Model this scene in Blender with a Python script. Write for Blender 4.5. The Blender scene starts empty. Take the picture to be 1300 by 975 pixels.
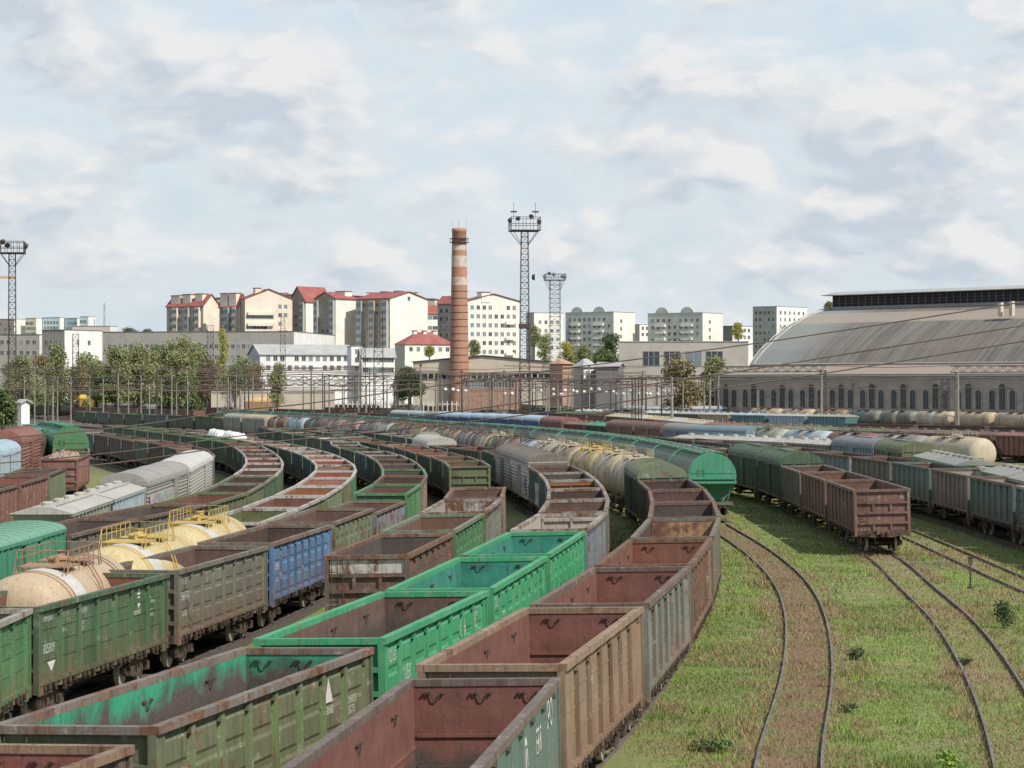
import bpy, math, random
import numpy as np
from mathutils import Vector, Matrix
random.seed(7); RNG = np.random.default_rng(7)
SC = bpy.context.scene
COLL = SC.collection
F, CX, CY, CAM_H = 3150.0, 650.0, 487.5, 9.35
R = math.radians

# ------------------------------------------------------------------ ground height and pixel -> place
def sstep(t):
    t = min(1.0, max(0.0, t)); return t*t*(3-2*t)
def zg(x, y):
    x += 4.5*(1-sstep((y-55)/35))*(1-sstep((y-35)/5)*0)
    return -0.75*sstep((6-x)/22) + 1.1*sstep((-28-x)/16)*(1-sstep((y-230)/60))
def at(px, py, zrel):
    x, z = 0.0, zrel
    for _ in range(12):
        d = F*(CAM_H-z)/(py-CY); x = (px-CX)/F*d; z = zg(x, d)+zrel
    return (x, d)
def at_d(px, py, d):                      # pixel at a known distance -> x, z
    return ((px-CX)/F*d, CAM_H-(py-CY)/F*d)

# ------------------------------------------------------------------ mesh builder
class MB:
    def __init__(s): s.v = []; s.f = []; s.m = []
    def add(s, vs, fs, mi=0):
        n = len(s.v); s.v += [tuple(v) for v in vs]
        s.f += [tuple(n+i for i in f) for f in fs]; s.m += [mi]*len(fs); return s
    def box(s, x0, x1, y0, y1, z0, z1, mi=0):
        return s.add([(x0,y0,z0),(x1,y0,z0),(x1,y1,z0),(x0,y1,z0),(x0,y0,z1),(x1,y0,z1),(x1,y1,z1),(x0,y1,z1)],
                     [(0,3,2,1),(4,5,6,7),(0,1,5,4),(1,2,6,5),(2,3,7,6),(3,0,4,7)], mi)
    def prism(s, poly, axis, a, b, mi=0):   # poly in the two other axes
        n = len(poly)
        def P(p, t):
            return {'x': (t,p[0],p[1]), 'y': (p[0],t,p[1]), 'z': (p[0],p[1],t)}[axis]
        vs = [P(p,a) for p in poly]+[P(p,b) for p in poly]
        fs = [tuple(range(n))[::-1], tuple(range(n,2*n))]+[(i,(i+1)%n,n+(i+1)%n,n+i) for i in range(n)]
        return s.add(vs, fs, mi)
    def tube(s, pts, r, n=6, mi=0, closed_caps=True):
        pts = [Vector(p) for p in pts]; k = len(pts); vs = []
        for i, p in enumerate(pts):
            t = (pts[min(i+1,k-1)]-pts[max(i-1,0)]).normalized()
            u = t.cross(Vector((0,0,1)))
            if u.length < 1e-3: u = t.cross(Vector((1,0,0)))
            u.normalize(); w = t.cross(u)
            rr = r[i] if isinstance(r, (list,tuple)) else r
            vs += [p+u*math.cos(2*math.pi*j/n)*rr+w*math.sin(2*math.pi*j/n)*rr for j in range(n)]
        fs = [(i*n+j, i*n+(j+1)%n, (i+1)*n+(j+1)%n, (i+1)*n+j) for i in range(k-1) for j in range(n)]
        if closed_caps: fs += [tuple(range(n))[::-1], tuple(range((k-1)*n, k*n))]
        return s.add(vs, fs, mi)
    def bar(s, a, b, w, mi=0):
        return s.tube([a,b], w*0.7, 4, mi)
    def lathe(s, prof, axis='x', n=24, c=(0,0,0), mi=0):   # prof: (along axis, radius)
        vs = []
        for t, r in prof:
            for j in range(n):
                a = 2*math.pi*j/n; p, q = r*math.cos(a), r*math.sin(a)
                vs.append({'x': (c[0]+t,c[1]+p,c[2]+q), 'y': (c[0]+p,c[1]+t,c[2]+q), 'z': (c[0]+p,c[1]+q,c[2]+t)}[axis])
        k = len(prof)
        fs = [(i*n+j, i*n+(j+1)%n, (i+1)*n+(j+1)%n, (i+1)*n+j) for i in range(k-1) for j in range(n)]
        fs += [tuple(range(n))[::-1], tuple(range((k-1)*n, k*n))]
        return s.add(vs, fs, mi)
    def mesh(s, name, mats, smooth=False):
        me = bpy.data.meshes.new(name); me.from_pydata(s.v, [], s.f)
        for m in (mats if isinstance(mats,(list,tuple)) else [mats]): me.materials.append(m)
        me.polygons.foreach_set('material_index', s.m)
        if smooth: me.polygons.foreach_set('use_smooth', [True]*len(s.f))
        me.update(); return me
def recalc(me):
    import bmesh
    bm = bmesh.new(); bm.from_mesh(me); bmesh.ops.recalc_face_normals(bm, faces=bm.faces); bm.to_mesh(me); bm.free(); return me
def link(name, me, parent=None, color=None):
    o = bpy.data.objects.new(name, me); COLL.objects.link(o)
    if parent: o.parent = parent
    if color: o.color = color
    return o
def tag(o, label=None, cat=None, group=None, kind=None):
    if label: o['label'] = label
    if cat: o['category'] = cat
    if group: o['group'] = group
    if kind: o['kind'] = kind
    return o
def empty(name, loc=(0,0,0), rz=0):
    o = bpy.data.objects.new(name, None); COLL.objects.link(o); o.location = loc; o.rotation_euler = (0,0,rz); o.empty_display_size = .2
    return o

# ------------------------------------------------------------------ materials
class NT:
    def __init__(s, name):
        s.mat = bpy.data.materials.new(name); s.mat.use_nodes = True; s.t = s.mat.node_tree
        s.b = s.t.nodes['Principled BSDF']; s.b.inputs['Roughness'].default_value = .8
        s.b.inputs['Specular IOR Level'].default_value = .25
    def n(s, typ, **kw):
        q = s.t.nodes.new(typ)
        for k, v in kw.items(): setattr(q, k, v)
        return q
    def l(s, a, b): s.t.links.new(a, b)
    def val(s, sock, v):
        if hasattr(v, 'is_output') or isinstance(v, bpy.types.NodeSocket): s.l(v, sock)
        else: sock.default_value = v
    def math(s, op, a, b=0.0, clamp=False):
        q = s.n('ShaderNodeMath', operation=op, use_clamp=clamp); s.val(q.inputs[0], a); s.val(q.inputs[1], b); return q.outputs[0]
    def mix(s, fac, a, b, blend='MIX'):
        q = s.n('ShaderNodeMix', data_type='RGBA', blend_type=blend); s.val(q.inputs[0], fac)
        s.val(q.inputs[6], a if not isinstance(a, tuple) else (*a[:3],1)); s.val(q.inputs[7], b if not isinstance(b, tuple) else (*b[:3],1)); return q.outputs[2]
    def noise(s, vec, scale, detail=4, rough=.55, dist=0):
        q = s.n('ShaderNodeTexNoise'); q.inputs['Scale'].default_value = scale; q.inputs['Detail'].default_value = detail
        q.inputs['Roughness'].default_value = rough; q.inputs['Distortion'].default_value = dist
        if vec is not None: s.l(vec, q.inputs['Vector'])
        return q.outputs['Fac']
    def remap(s, v, a, b, c=0., d=1.):
        q = s.n('ShaderNodeMapRange', clamp=True); s.val(q.inputs[0], v); s.val(q.inputs[1], a); s.val(q.inputs[2], b); q.inputs[3].default_value = c; q.inputs[4].default_value = d
        return q.outputs[0]
    def mapping(s, vec, scale=(1,1,1)):
        q = s.n('ShaderNodeVectorMath', operation='MULTIPLY'); s.l(vec, q.inputs[0]); q.inputs[1].default_value = scale; return q.outputs[0]
    def coords(s):          # object coordinates, shifted by the object's own random number
        tc = s.n('ShaderNodeTexCoord'); oi = s.n('ShaderNodeObjectInfo')
        m = s.n('ShaderNodeVectorMath', operation='MULTIPLY_ADD')
        k = s.n('ShaderNodeCombineXYZ'); r = s.math('MULTIPLY', oi.outputs['Random'], 90.)
        for i in range(3): s.l(r, k.inputs[i])
        s.l(tc.outputs['Object'], m.inputs[0]); m.inputs[1].default_value = (1,1,1); s.l(k.outputs[0], m.inputs[2])
        sep = s.n('ShaderNodeSeparateXYZ'); s.l(tc.outputs['Object'], sep.inputs[0])
        return m.outputs[0], sep.outputs, oi
    def bump(s, h, strength=.3, dist=.02):
        q = s.n('ShaderNodeBump'); q.inputs['Strength'].default_value = strength; q.inputs['Distance'].default_value = dist
        s.l(h, q.inputs['Height']); s.l(q.outputs[0], s.b.inputs['Normal'])
    def out(s, col, rough=None):
        s.val(s.b.inputs['Base Color'], col if not isinstance(col, tuple) else (*col[:3],1))
        if rough is not None: s.val(s.b.inputs['Roughness'], rough)
        return s.mat

def mat_paint(name, mul=None):
    m = NT(name); v, xyz, oi = m.coords()
    col, rust = oi.outputs['Color'], oi.outputs['Alpha']
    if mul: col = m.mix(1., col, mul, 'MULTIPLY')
    n1 = m.noise(v, 1.1, 7, .62, .4)
    streak = m.noise(m.mapping(v, (3.2,3.2,.28)), 1.6, 5, .6)
    fine = m.noise(v, 14, 4, .6)
    thr = m.remap(rust, 0., 1., .74, .36)
    comb = m.math('ADD', m.math('MULTIPLY', n1, .62), m.math('ADD', m.math('MULTIPLY', streak, .28), m.math('MULTIPLY', fine, .12)))
    fac = m.remap(m.math('SUBTRACT', comb, thr), -.03, .05)
    low = m.remap(xyz[2], .95, 2.2, .9, 0.)
    fac2 = m.math('MAXIMUM', fac, m.math('MULTIPLY', low, m.remap(streak, .35, .6)))
    rustc = m.mix(m.remap(m.noise(v, 5, 5, .65), .35, .68), (.105,.062,.048), (.25,.135,.085))
    faded = m.mix(m.remap(streak, .3, .72, 0., .6), col, m.mix(.55, col, (.33,.31,.27)))
    shade = m.mix(m.remap(fine, .3, .7, .0, .45), faded, m.mix(1., faded, (.55,.53,.5), 'MULTIPLY'))
    pn = m.math('ADD', m.math('MULTIPLY', m.noise(m.mapping(v,(.9,.9,1.3)), 1.7, 6, .7), .75), m.math('MULTIPLY', streak, .25))
    scuff = m.math('MULTIPLY', m.remap(pn, .575, .6), m.remap(rust, .15, .4, 0., .65))
    shade = m.mix(scuff, shade, m.mix(.45, shade, (.5,.5,.44)))
    c = m.mix(fac2, shade, rustc)
    br = m.n('ShaderNodeTexBrick'); br.inputs['Color1'].default_value = (.84,.84,.83,1); br.inputs['Color2'].default_value = (1.07,1.06,1.04,1); br.inputs['Mortar'].default_value = (.78,.75,.72,1)
    br.inputs['Scale'].default_value = 1; br.inputs['Brick Width'].default_value = 1.75; br.inputs['Row Height'].default_value = 1.03; br.inputs['Mortar Size'].default_value = .006; br.inputs['Bias'].default_value = .1; br.offset = .37
    cx_ = m.n('ShaderNodeCombineXYZ'); sp = m.n('ShaderNodeSeparateXYZ'); m.l(v, sp.inputs[0]); m.l(sp.outputs[0], cx_.inputs[0]); m.l(m.math('ADD', sp.outputs[2], m.math('MULTIPLY', sp.outputs[1], .37)), cx_.inputs[1]); m.l(cx_.outputs[0], br.inputs['Vector'])
    c = m.mix(m.remap(rust, 0., .3, .15, .8), c, m.mix(1., c, br.outputs['Color'], 'MULTIPLY'))
    run = m.remap(m.noise(m.mapping(v, (6,6,.16)), 2.4, 4, .6), .54, .7, 0., .6)
    c = m.mix(run, c, m.mix(1., c, (.42,.38,.34), 'MULTIPLY'))
    m.bump(m.math('ADD', m.math('MULTIPLY', m.noise(v, 2.2, 3), .8), m.math('MULTIPLY', fine, .25)), .35, .03)
    return m.out(c, m.remap(fac2, 0, 1, .55, .9))
def mat_hold(name):
    m = NT(name); v, xyz, oi = m.coords()
    col, coal = oi.outputs['Color'], oi.outputs['Alpha']
    n1 = m.noise(v, .9, 7, .62, .5); streak = m.noise(m.mapping(v, (4,4,.35)), 1.5, 5, .6); fine = m.noise(v, 11, 5, .65)
    base = m.mix(m.remap(streak, .32, .7, 0., .8), col, m.mix(1., col, (1.35,1.15,1.05), 'MULTIPLY'))
    base = m.mix(m.remap(n1, .4, .7, 0., .6), base, m.mix(1., base, (.6,.56,.55), 'MULTIPLY'))
    h = m.math('ADD', m.remap(xyz[2], 1.4, 3.4, 1.15, -.15), m.math('MULTIPLY', m.math('SUBTRACT', n1, .5), 1.5))
    fac = m.math('MULTIPLY', m.remap(m.math('ADD', h, m.math('SUBTRACT', coal, .5)), .35, .7), m.remap(coal, 0, .12))
    c = m.mix(fac, base, m.mix(fine, (.05,.042,.04), (.135,.11,.1)))
    scr = m.remap(m.noise(m.mapping(v,(5,5,1.1)), 1.7, 5, .7), .56, .66, 0., .7); c = m.mix(m.math('MULTIPLY', scr, m.remap(coal, .02, .3, .25, 1.)), c, (.075,.058,.05))
    spot = m.remap(m.noise(v, 3.4, 6, .7), .6, .68, 0., .5)
    c = m.mix(spot, c, (.2,.105,.07))
    hl = m.n('ShaderNodeTexWave', wave_type='BANDS', bands_direction='Z'); hl.inputs['Scale'].default_value = .42; hl.inputs['Distortion'].default_value = 0
    tc = m.n('ShaderNodeTexCoord'); m.l(tc.outputs['Object'], hl.inputs['Vector'])
    m.bump(m.math('ADD', m.math('MULTIPLY', m.noise(v, 1.5, 3), 2.2), m.math('ADD', m.math('MULTIPLY', fine, .25), m.math('MULTIPLY', hl.outputs['Fac'], .5))), .5, .04)
    return m.out(c, .85)
def mat_var(name, c1, c2, scale=2., detail=5, rough=.8, stretch=(1,1,1), lo=.35, hi=.65, bump=0., objcol=False):
    m = NT(name); v, xyz, oi = m.coords()
    f = m.remap(m.noise(m.mapping(v, stretch), scale, detail, .6), lo, hi)
    a, b = c1, c2
    if objcol:
        a = m.mix(1., oi.outputs['Color'], c1, 'MULTIPLY'); b = m.mix(1., oi.outputs['Color'], c2, 'MULTIPLY')
    if bump: m.bump(m.noise(v, scale*3, 4), bump, .03)
    return m.out(m.mix(f, a, b), rough)
M = {}
M['paint'] = mat_paint('weathered_paint')
M['paint_grimy'] = mat_paint('darker_rib_paint', (.5,.47,.45)); M['paint_fresh'] = mat_paint('fresh_rib_paint', (1.12,1.35,1.12))  # rib paints: the first darkens the wagon colour, the second brightens it
M['hold'] = mat_hold('wagon_hold_steel')
M['iron'] = mat_var('rusty_underframe', (.045,.037,.033), (.13,.09,.07), 6)
M['wheel'] = mat_var('wheel_steel', (.05,.045,.04), (.11,.08,.065), 8, rough=.55)
M['tyre'] = mat_var('bright_wheel_rim', (.45,.45,.44), (.3,.28,.26), 8, rough=.35)
M['white'] = mat_var('stencil_white', (.62,.62,.58), (.4,.4,.36), 9, lo=.45, hi=.75)
M['roofp'] = mat_paint('roof_paint')
def mat_graffiti():
    m = NT('graffiti_paint'); v, xyz, oi = m.coords()
    q = m.n('ShaderNodeTexVoronoi'); q.inputs['Scale'].default_value = 1.5; m.l(m.mapping(v,(1.,1,1.6)), q.inputs['Vector'])
    w = m.n('ShaderNodeTexVoronoi', feature='DISTANCE_TO_EDGE'); w.inputs['Scale'].default_value = 1.5; m.l(m.mapping(v,(1.,1,1.6)), w.inputs['Vector'])
    hsv = m.n('ShaderNodeHueSaturation'); hsv.inputs['Saturation'].default_value = .8; hsv.inputs['Value'].default_value = .75; m.l(q.outputs['Color'], hsv.inputs['Color'])
    c = m.mix(m.remap(w.outputs['Distance'], .05, .09), m.mix(oi.outputs['Random'], (.55,.5,.5), (.1,.09,.1)), hsv.outputs[0])
    c = m.mix(m.remap(m.noise(v, 3, 4), .4, .6, .1, .65), c, oi.outputs['Color'])
    return m.out(c, .6)
M['graffiti'] = mat_graffiti()
M['rail'] = mat_var('rail_steel', (.1,.075,.06), (.2,.175,.16), 1.5, rough=.5)
M['sleeper'] = mat_var('sleeper_timber', (.1,.085,.07), (.17,.14,.115), 4)
M['concrete'] = mat_var('pole_concrete', (.34,.31,.27), (.2,.18,.155), 1.2, stretch=(3,3,.6))
M['steel'] = mat_var('mast_steel', (.055,.05,.05), (.1,.085,.08), 3)
M['steel2'] = mat_var('grey_mast_steel', (.22,.24,.27), (.15,.165,.19), 2)
M['wire'] = mat_var('cable_rubber', (.13,.1,.085), (.2,.155,.135), 1)
M['glass'] = NT('window_glass').out((.06,.075,.09), .25)
M['glass2'] = NT('pale_window_glass').out((.2,.24,.27), .25)
M['frame'] = NT('white_window_frame').out((.6,.6,.57), .6)

# ------------------------------------------------------------------ paths
class Path:
    def __init__(s, pts, smooth=9.0, lead=0.0, tail=0.0):
        P = [np.array(p, float) for p in pts]
        if lead: P.insert(0, P[0]+(P[0]-P[1])/np.linalg.norm(P[0]-P[1])*lead)
        if tail: P.append(P[-1]+(P[-1]-P[-2])/np.linalg.norm(P[-1]-P[-2])*tail)
        Q = [2*P[0]-P[1]]+P+[2*P[-1]-P[-2]]; out = []
        for i in range(1, len(Q)-2):
            p0,p1,p2,p3 = Q[i-1:i+3]; n = max(2, int(np.linalg.norm(p2-p1)/1.0))
            t = np.linspace(0,1,n,endpoint=False)[:,None]
            m1 = (p2-p0)/2; m2 = (p3-p1)/2; L = np.linalg.norm(p2-p1)
            for m_ in (m1, m2):
                l_ = np.linalg.norm(m_)
                if l_ > L*1.2: m_ *= L*1.2/l_
            out.append((2*t**3-3*t**2+1)*p1+(t**3-2*t**2+t)*m1+(-2*t**3+3*t**2)*p2+(t**3-t**2)*m2)
        A = np.vstack(out+[P[-1][None]])
        A = s.resample(A)
        k = int(3*smooth); w = np.exp(-.5*(np.arange(-k,k+1)/smooth)**2); w /= w.sum()
        if len(A) > 2*k:
            e0 = A[0]+(A[0]-A[1:k+1])[::-1]; e1 = A[-1]+(A[-1]-A[-k-1:-1])[::-1]
            E = np.vstack([e0, A, e1]); A = np.stack([np.convolve(E[:,j], w, 'valid') for j in (0,1)], 1)
        s.A = s.resample(A); s.len = len(s.A)-1.0; s.lead = lead
    @staticmethod
    def resample(A):
        d = np.r_[0, np.cumsum(np.linalg.norm(np.diff(A,axis=0),axis=1))]; t = np.arange(0, d[-1], 1.0)
        return np.stack([np.interp(t, d, A[:,j]) for j in (0,1)], 1)
    def pos(s, t):
        if t < 0: return s.A[0]+(s.A[0]-s.A[1])*(-t)
        if t >= s.len: return s.A[-1]+(s.A[-1]-s.A[-2])*(t-s.len)
        i = int(t); f = t-i; return s.A[i]*(1-f)+s.A[i+1]*f
    def nearest(s, x, y):
        d = np.linalg.norm(s.A-np.array([x,y]),axis=1); return float(np.argmin(d)), float(d.min())
def pts_px(lst):
    raw = []; flags = []
    for p in lst:
        if len(p) == 2: raw.append((p[0], p[1])); flags.append('C')         # (X, distance)
        else: raw.append(at(p[0],p[1],p[2])); flags.append(p[3] if len(p) > 3 else 'C')
    raw = [np.array(p) for p in raw]; out = []
    for i, p in enumerate(raw):
        t = raw[min(i+1,len(raw)-1)]-raw[max(i-1,0)]; t = t/np.linalg.norm(t); nrm = np.array([-t[1], t[0]])   # to the left
        out.append(p + nrm*({'C':0,'R':1.57,'L':-1.57}[flags[i]]))
    return out

# ------------------------------------------------------------------ wagon part meshes (local: +x away along the track, z = 0 at rail head)
ME = {}
def mesh_bogie():
    m = MB()
    for s in (-1, 1):
        poly = [(-1.25,.62),(-1.2,.42),(-.95,.3),(-.7,.36),(-.45,.24),(.45,.24),(.7,.36),(.95,.3),(1.2,.42),(1.25,.62),(.8,.72),(.45,.86),(-.45,.86),(-.8,.72)]
        m.prism(poly, 'y', s*1.0-.07, s*1.0+.07)
        for x in (-.22, 0, .22): m.lathe([(.3,.08),(.62,.08)], 'z', 8, (x, s*1.0, 0))
        for x in (-.925, .925): m.box(x-.16,x+.16, s*1.12-.06, s*1.12+.06, .34, .62)
    m.box(-.25,.25,-1.05,1.05,.55,.85); m.lathe([(.8,.22),(1.02,.22)], 'z', 12)
    m.box(-.04,.04,-.7,.7,.25,.4)
    return m.mesh('bogie', M['iron'])
def mesh_wheelset():
    m = MB()
    m.lathe([(-1.1,.07),(1.1,.07)], 'y', 8, (0,0,.475))
    for s in (-1,1):
        y = s*.79
        m.lathe([(y-.066,.36),(y-.066,.475),(y+.066,.475),(y+.066,.36)], 'y', 20, (0,0,.475), 1)
        m.lathe([(y-.04,.38),(y+.04,.38)], 'y', 20, (0,0,.475))
        yi = y-s*.085; m.lathe([(yi-.018,.5),(yi+.018,.5)], 'y', 20, (0,0,.475))
    return m.mesh('wheelset', [M['wheel'], M['tyre']])
def mesh_coupler():
    m = MB()
    m.box(0,.45,-.09,.09,.95,1.13)
    m.prism([(.42,-.16),(.5,-.2),(.72,-.17),(.72,-.02),(.6,.0),(.62,.1),(.74,.12),(.74,.21),(.5,.21),(.42,.14)], 'z', .9, 1.18)
    m.tube([(.1,-.45,1.0),(.3,-.47,.7),(.5,-.44,.5),(.62,-.38,.62)], .03, 6)
    m.bar((.0,-.2,1.25),(.02,-1.2,.85),.025); m.bar((.02,-1.2,.85),(.02,-1.25,.45),.025)
    return m.mesh('coupler', M['iron'])
def mesh_frame(L, latches=False, W=1.5):
    m = MB(); h = L/2
    m.box(-h,h,-.26,.26,.86,1.16)
    for x in (-h+.12, h-.12): m.box(x-.12,x+.12,-W+.05,W-.05,.92,1.22)
    n = 9
    for i in range(n):
        x = -h+1.0+(L-2.0)*i/(n-1); m.box(x-.07,x+.07,-W+.12,W-.12,.96,1.2)
    m.lathe([(-.5,.18),(.4,.18)], 'x', 10, (.6,.62,.8)); m.lathe([(-.6,.2),(.5,.2)], 'x', 10, (-1.2,-.7,.78))
    m.bar((-h+2.2,.35,.72),(h-2.2,.35,.7),.03); m.bar((-h+2.2,-.4,.62),(h-2.2,-.42,.66),.03)
    m.bar((-1.5,-1.1,.75),(2.6,-1.2,.8),.03)
    if latches:
        r = random.Random(3)
        for s in (-1,1):
            for b in range(7):
                for k in (.25,.5,.78):
                    x = -h+.25+(L-.5)*(b+k)/7; y = s*(W-.04)
                    m.box(x-.05,x+.05,y-.05,y+.05,.82+r.random()*.12,1.2)
                    m.bar((x-.2,y,1.12),(x-.02,y+s*.05,.9+r.random()*.1),.035)
                    m.box(x-.13,x-.05,y-.03,y+.06,.98,1.1)
            m.bar((-h+.3,s*(W-.12),1.0),(h-.3,s*(W-.12),1.0),.03)
    return m.mesh('underframe', M['iron'])
GL, GTOP = 12.72, 3.45          # open wagon body length, rim height over the rail
def mesh_gondola_body(emboss=True, posts=8, L=GL, lod=0, ribs=None):
    m = MB(); h = L/2; bay = (L-.5)/(posts-1)
    for s in (-1,1):
        ya, yb = sorted((s*1.397, s*1.405))
        m.box(-h,h,ya,yb,1.22,3.3)
        ya, yb = sorted((s*1.4055, s*1.51)); m.box(-h,h,ya,yb,1.14,1.27)
        for i in range(posts):
            x = -h+.25+bay*i; w = .11 if 0 < i < posts-1 else .2
            o = s*1.49
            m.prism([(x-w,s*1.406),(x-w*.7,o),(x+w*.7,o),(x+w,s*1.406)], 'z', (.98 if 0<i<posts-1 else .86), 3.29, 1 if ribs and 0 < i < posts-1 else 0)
        for i in range(posts-1):
            xa, xb = -h+.25+bay*i+.17, -h+.25+bay*(i+1)-.17
            if lod == 0:
                if emboss:
                    for z0, z1 in ((1.36,1.88),(2.0,2.52),(2.64,3.14)):
                        y0, y1 = s*1.4055, s*1.44
                        m.add([(xa,y0,z0),(xb,y0,z0),(xb,y0,z1),(xa,y0,z1),(xa+.07,y1,z0+.07),(xb-.07,y1,z0+.07),(xb-.07,y1,z1-.07),(xa+.07,y1,z1-.07)],
                              [(4,5,6,7),(0,1,5,4),(1,2,6,5),(2,3,7,6),(3,0,4,7)])
                else:
                    for z in (1.82,2.32,2.72):
                        ya, yb = sorted((s*1.4055, s*1.43)); m.box(xa,xb,ya,yb,z,z+.035)
                ya, yb = sorted((s*1.406, s*1.51)); m.box(xb-.02,xb+.06,ya,yb,3.1,3.2)
    for s in (-1,1):
        xa, xb = sorted((s*(h-.05), s*h)); m.box(xa,xb,-1.39,1.39,1.2,3.3)
        xa, xb = sorted((s*(h+.002), s*(h+.11)))
        for z in (1.62,2.17,2.72): m.box(xa,xb,-1.36,1.36,z-.06,z+.06)
        xc, xd = sorted((s*(h+.002), s*(h+.09)))
        for y in (-.47,.47):
            m.box(xc,xd,y-.06,y+.06,2.231,2.659); m.box(xc,xd,y-.06,y+.06,.98,1.559)
        for y in (-1.44,1.44): m.box(xa,xb,y-.08,y+.08,.92,3.3)
        m.prism([(-1.36,1.2),(1.36,1.2),(1.3,1.0),(.55,.84),(-.55,.84),(-1.3,1.0)], 'x', xc, xd-.02 if s>0 else xd)
        xe, xf = sorted((s*(h+.09), s*(h+.2))); m.box(xe,xf,-.35,.35,1.0,1.25)
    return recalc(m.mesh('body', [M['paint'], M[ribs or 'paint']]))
def mesh_rim(L=GL):
    m = MB(); h = L/2+.11
    for s in (-1,1):
        ya, yb = sorted((s*1.38, s*1.57)); m.box(-h,h,ya,yb,3.302,GTOP)
        xa, xb = sorted((s*(h-.2), s*(h+.012))); m.box(xa,xb,-1.379,1.379,3.302,GTOP-.006)
    return m.mesh('top_rail', M['paint'])
def mesh_hold(L=GL):
    m = MB(); h = L/2-.055; w = 1.395
    n = 8
    m.box(-h,h,-w,w,1.24,1.26)
    for s in (-1,1):
        ya, yb = sorted((s*(w-.012), s*w)); m.box(-h,h,ya,yb,1.26,3.31)
        xa, xb = sorted((s*(h-.012), s*h)); m.box(xa,xb,-w+.013,w-.013,1.26,3.31)
        ya, yb = sorted((s*(w-.05), s*(w-.013))); m.box(-h+.02,h-.02,ya,yb,2.02,2.08)
        xa, xb = sorted((s*(h-.05), s*(h-.013))); m.box(xa,xb,-w+.06,w-.06,2.25,2.31)
        m.box(xa,xb,-w+.06,w-.06,1.6,1.66)
    return m.mesh('hold', M['hold'])
def mesh_hold_ribbed(L=GL):
    m = MB(); h = L/2-.055; w = 1.395
    m.box(-h,h,-w,w,1.24,1.26)
    for s in (-1,1):
        ya, yb = sorted((s*(w-.012), s*w)); m.box(-h,h,ya,yb,1.26,3.31)
        xa, xb = sorted((s*(h-.012), s*h)); m.box(xa,xb,-w+.013,w-.013,1.26,3.31)
        xa, xb = sorted((s*(h-.1), s*(h-.013)))
        for z in (3.1,2.6,2.1): m.box(xa,xb,-w+.06,w-.06,z,z+.12)
        for y in (-1.3,0,1.3): m.box(xa,xb,y-.05,y+.05,1.3,3.3)
    return m.mesh('hold', M['hold'])
def mesh_hook():                       # one bent lashing hook on an inner wall; hangs in the y-z plane, wall at x = 0, sticks to -x
    m = MB(); x = -.06
    m.tube([(x,-.24,.03),(x,-.16,.05),(x,-.12,-.02),(x,-.1,-.14),(x,-.04,-.19),(x,.05,-.18),(x,.1,-.1),(x,.12,-.0),(x,.17,.05),(x,.3,.04)], .018, 6)
    for y in (-.25,.18,.32): m.lathe([(-.09,.045),(0,.05)], 'x', 8, (0,y,.04))
    return m.mesh('lashing_hook', M['iron'])
def mesh_ladder(h=2.3, n=7, w=.42):
    m = MB()
    for s in (-1,1): m.bar((0,s*w/2,0),(0,s*w/2,h),.022)
    for i in range(n): m.bar((0,-w/2,.12+(h-.25)*i/(n-1)),(0,w/2,.12+(h-.25)*i/(n-1)),.016)
    return m.mesh('ladder', M['iron'])
def arch(w, z0, z1, n=10, p=2.0):
    return [(w*math.cos(math.pi*i/n), z0+(z1-z0)*(1-abs(math.cos(math.pi*i/n))**p)**(1/p)) for i in range(n+1)]
def mesh_box_body(L, ribs='v', eave=3.5):
    m = MB(); h = L/2; w = 1.46
    m.box(-h,h,-w,w,1.12,eave)
    for s in (-1,1):
        if ribs == 'v':
            n = int(L/.95)
            for i in range(n+1):
                x = -h+.1+(L-.2)*i/n
                if abs(x) < 1.05: continue
                ya, yb = sorted((s*(w+.001), s*(w+.07))); m.box(x-.06,x+.06,ya,yb,1.12,eave-.03)
        else:
            for k in range(9):
                z = 1.3+k*(eave-1.45)/8.5; y0, y1 = s*(w+.001), s*(w+.05)
                m.add([(-h+.05,y0,z-.07),(h-.05,y0,z-.07),(h-.05,y1,z),(-h+.05,y1,z),(h-.05,y0,z+.07),(-h+.05,y0,z+.07)], [(0,1,2,3),(3,2,4,5)])
        ya, yb = sorted((s*(w+.001), s*(w+.09))); m.box(-h,h,ya,yb,1.08,1.24); m.box(-h,h,ya,yb,eave-.12,eave-.005)
    for s in (-1,1):
        xa, xb = sorted((s*(h+.001), s*(h+.07)))
        if ribs == 'v':
            for y in (-.5,.5): m.box(xa,xb,y-.08,y+.08,1.12,eave+.2)
            for z in (1.6,2.1,2.6,3.1): m.box(xa,xb,-1.4,1.4,z-.03,z+.03)
        else:
            for k in range(9):
                z = 1.3+k*.3; m.box(xa,xb-.03 if s>0 else xb,-1.44,1.44,z-.03,z+.03)
        for y in (-1.4,1.4): m.box(xa,xb,y-.06,y+.06,1.1,eave)
    return m.mesh('body', M['paint'])
def mesh_arch_roof(L, eave, top, w=1.56, ribs=14, hatch=False, end_ribs=True):
    m = MB(); h = L/2+.06; a = arch(w, eave, top, 12, 2.2)
    m.prism(a, 'x', -h, h)
    b = arch(w+.03, eave-.02, top+.035, 12, 2.2)
    for i in range(ribs+1):
        x = -h+.06+(2*h-.12)*i/ribs; k = len(b)
        vs = [(x-.03,*p) for p in b]+[(x+.03,*p) for p in b]
        m.add(vs, [(j,j+1,k+j+1,k+j) for j in range(k-1)]+[tuple(range(k)),tuple(range(k,2*k))[::-1]])
    if hatch: m.box(-L*.22,L*.22,-.42,.42,top-.02,top+.07)
    return m.mesh('roof', M['roofp'])
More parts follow.
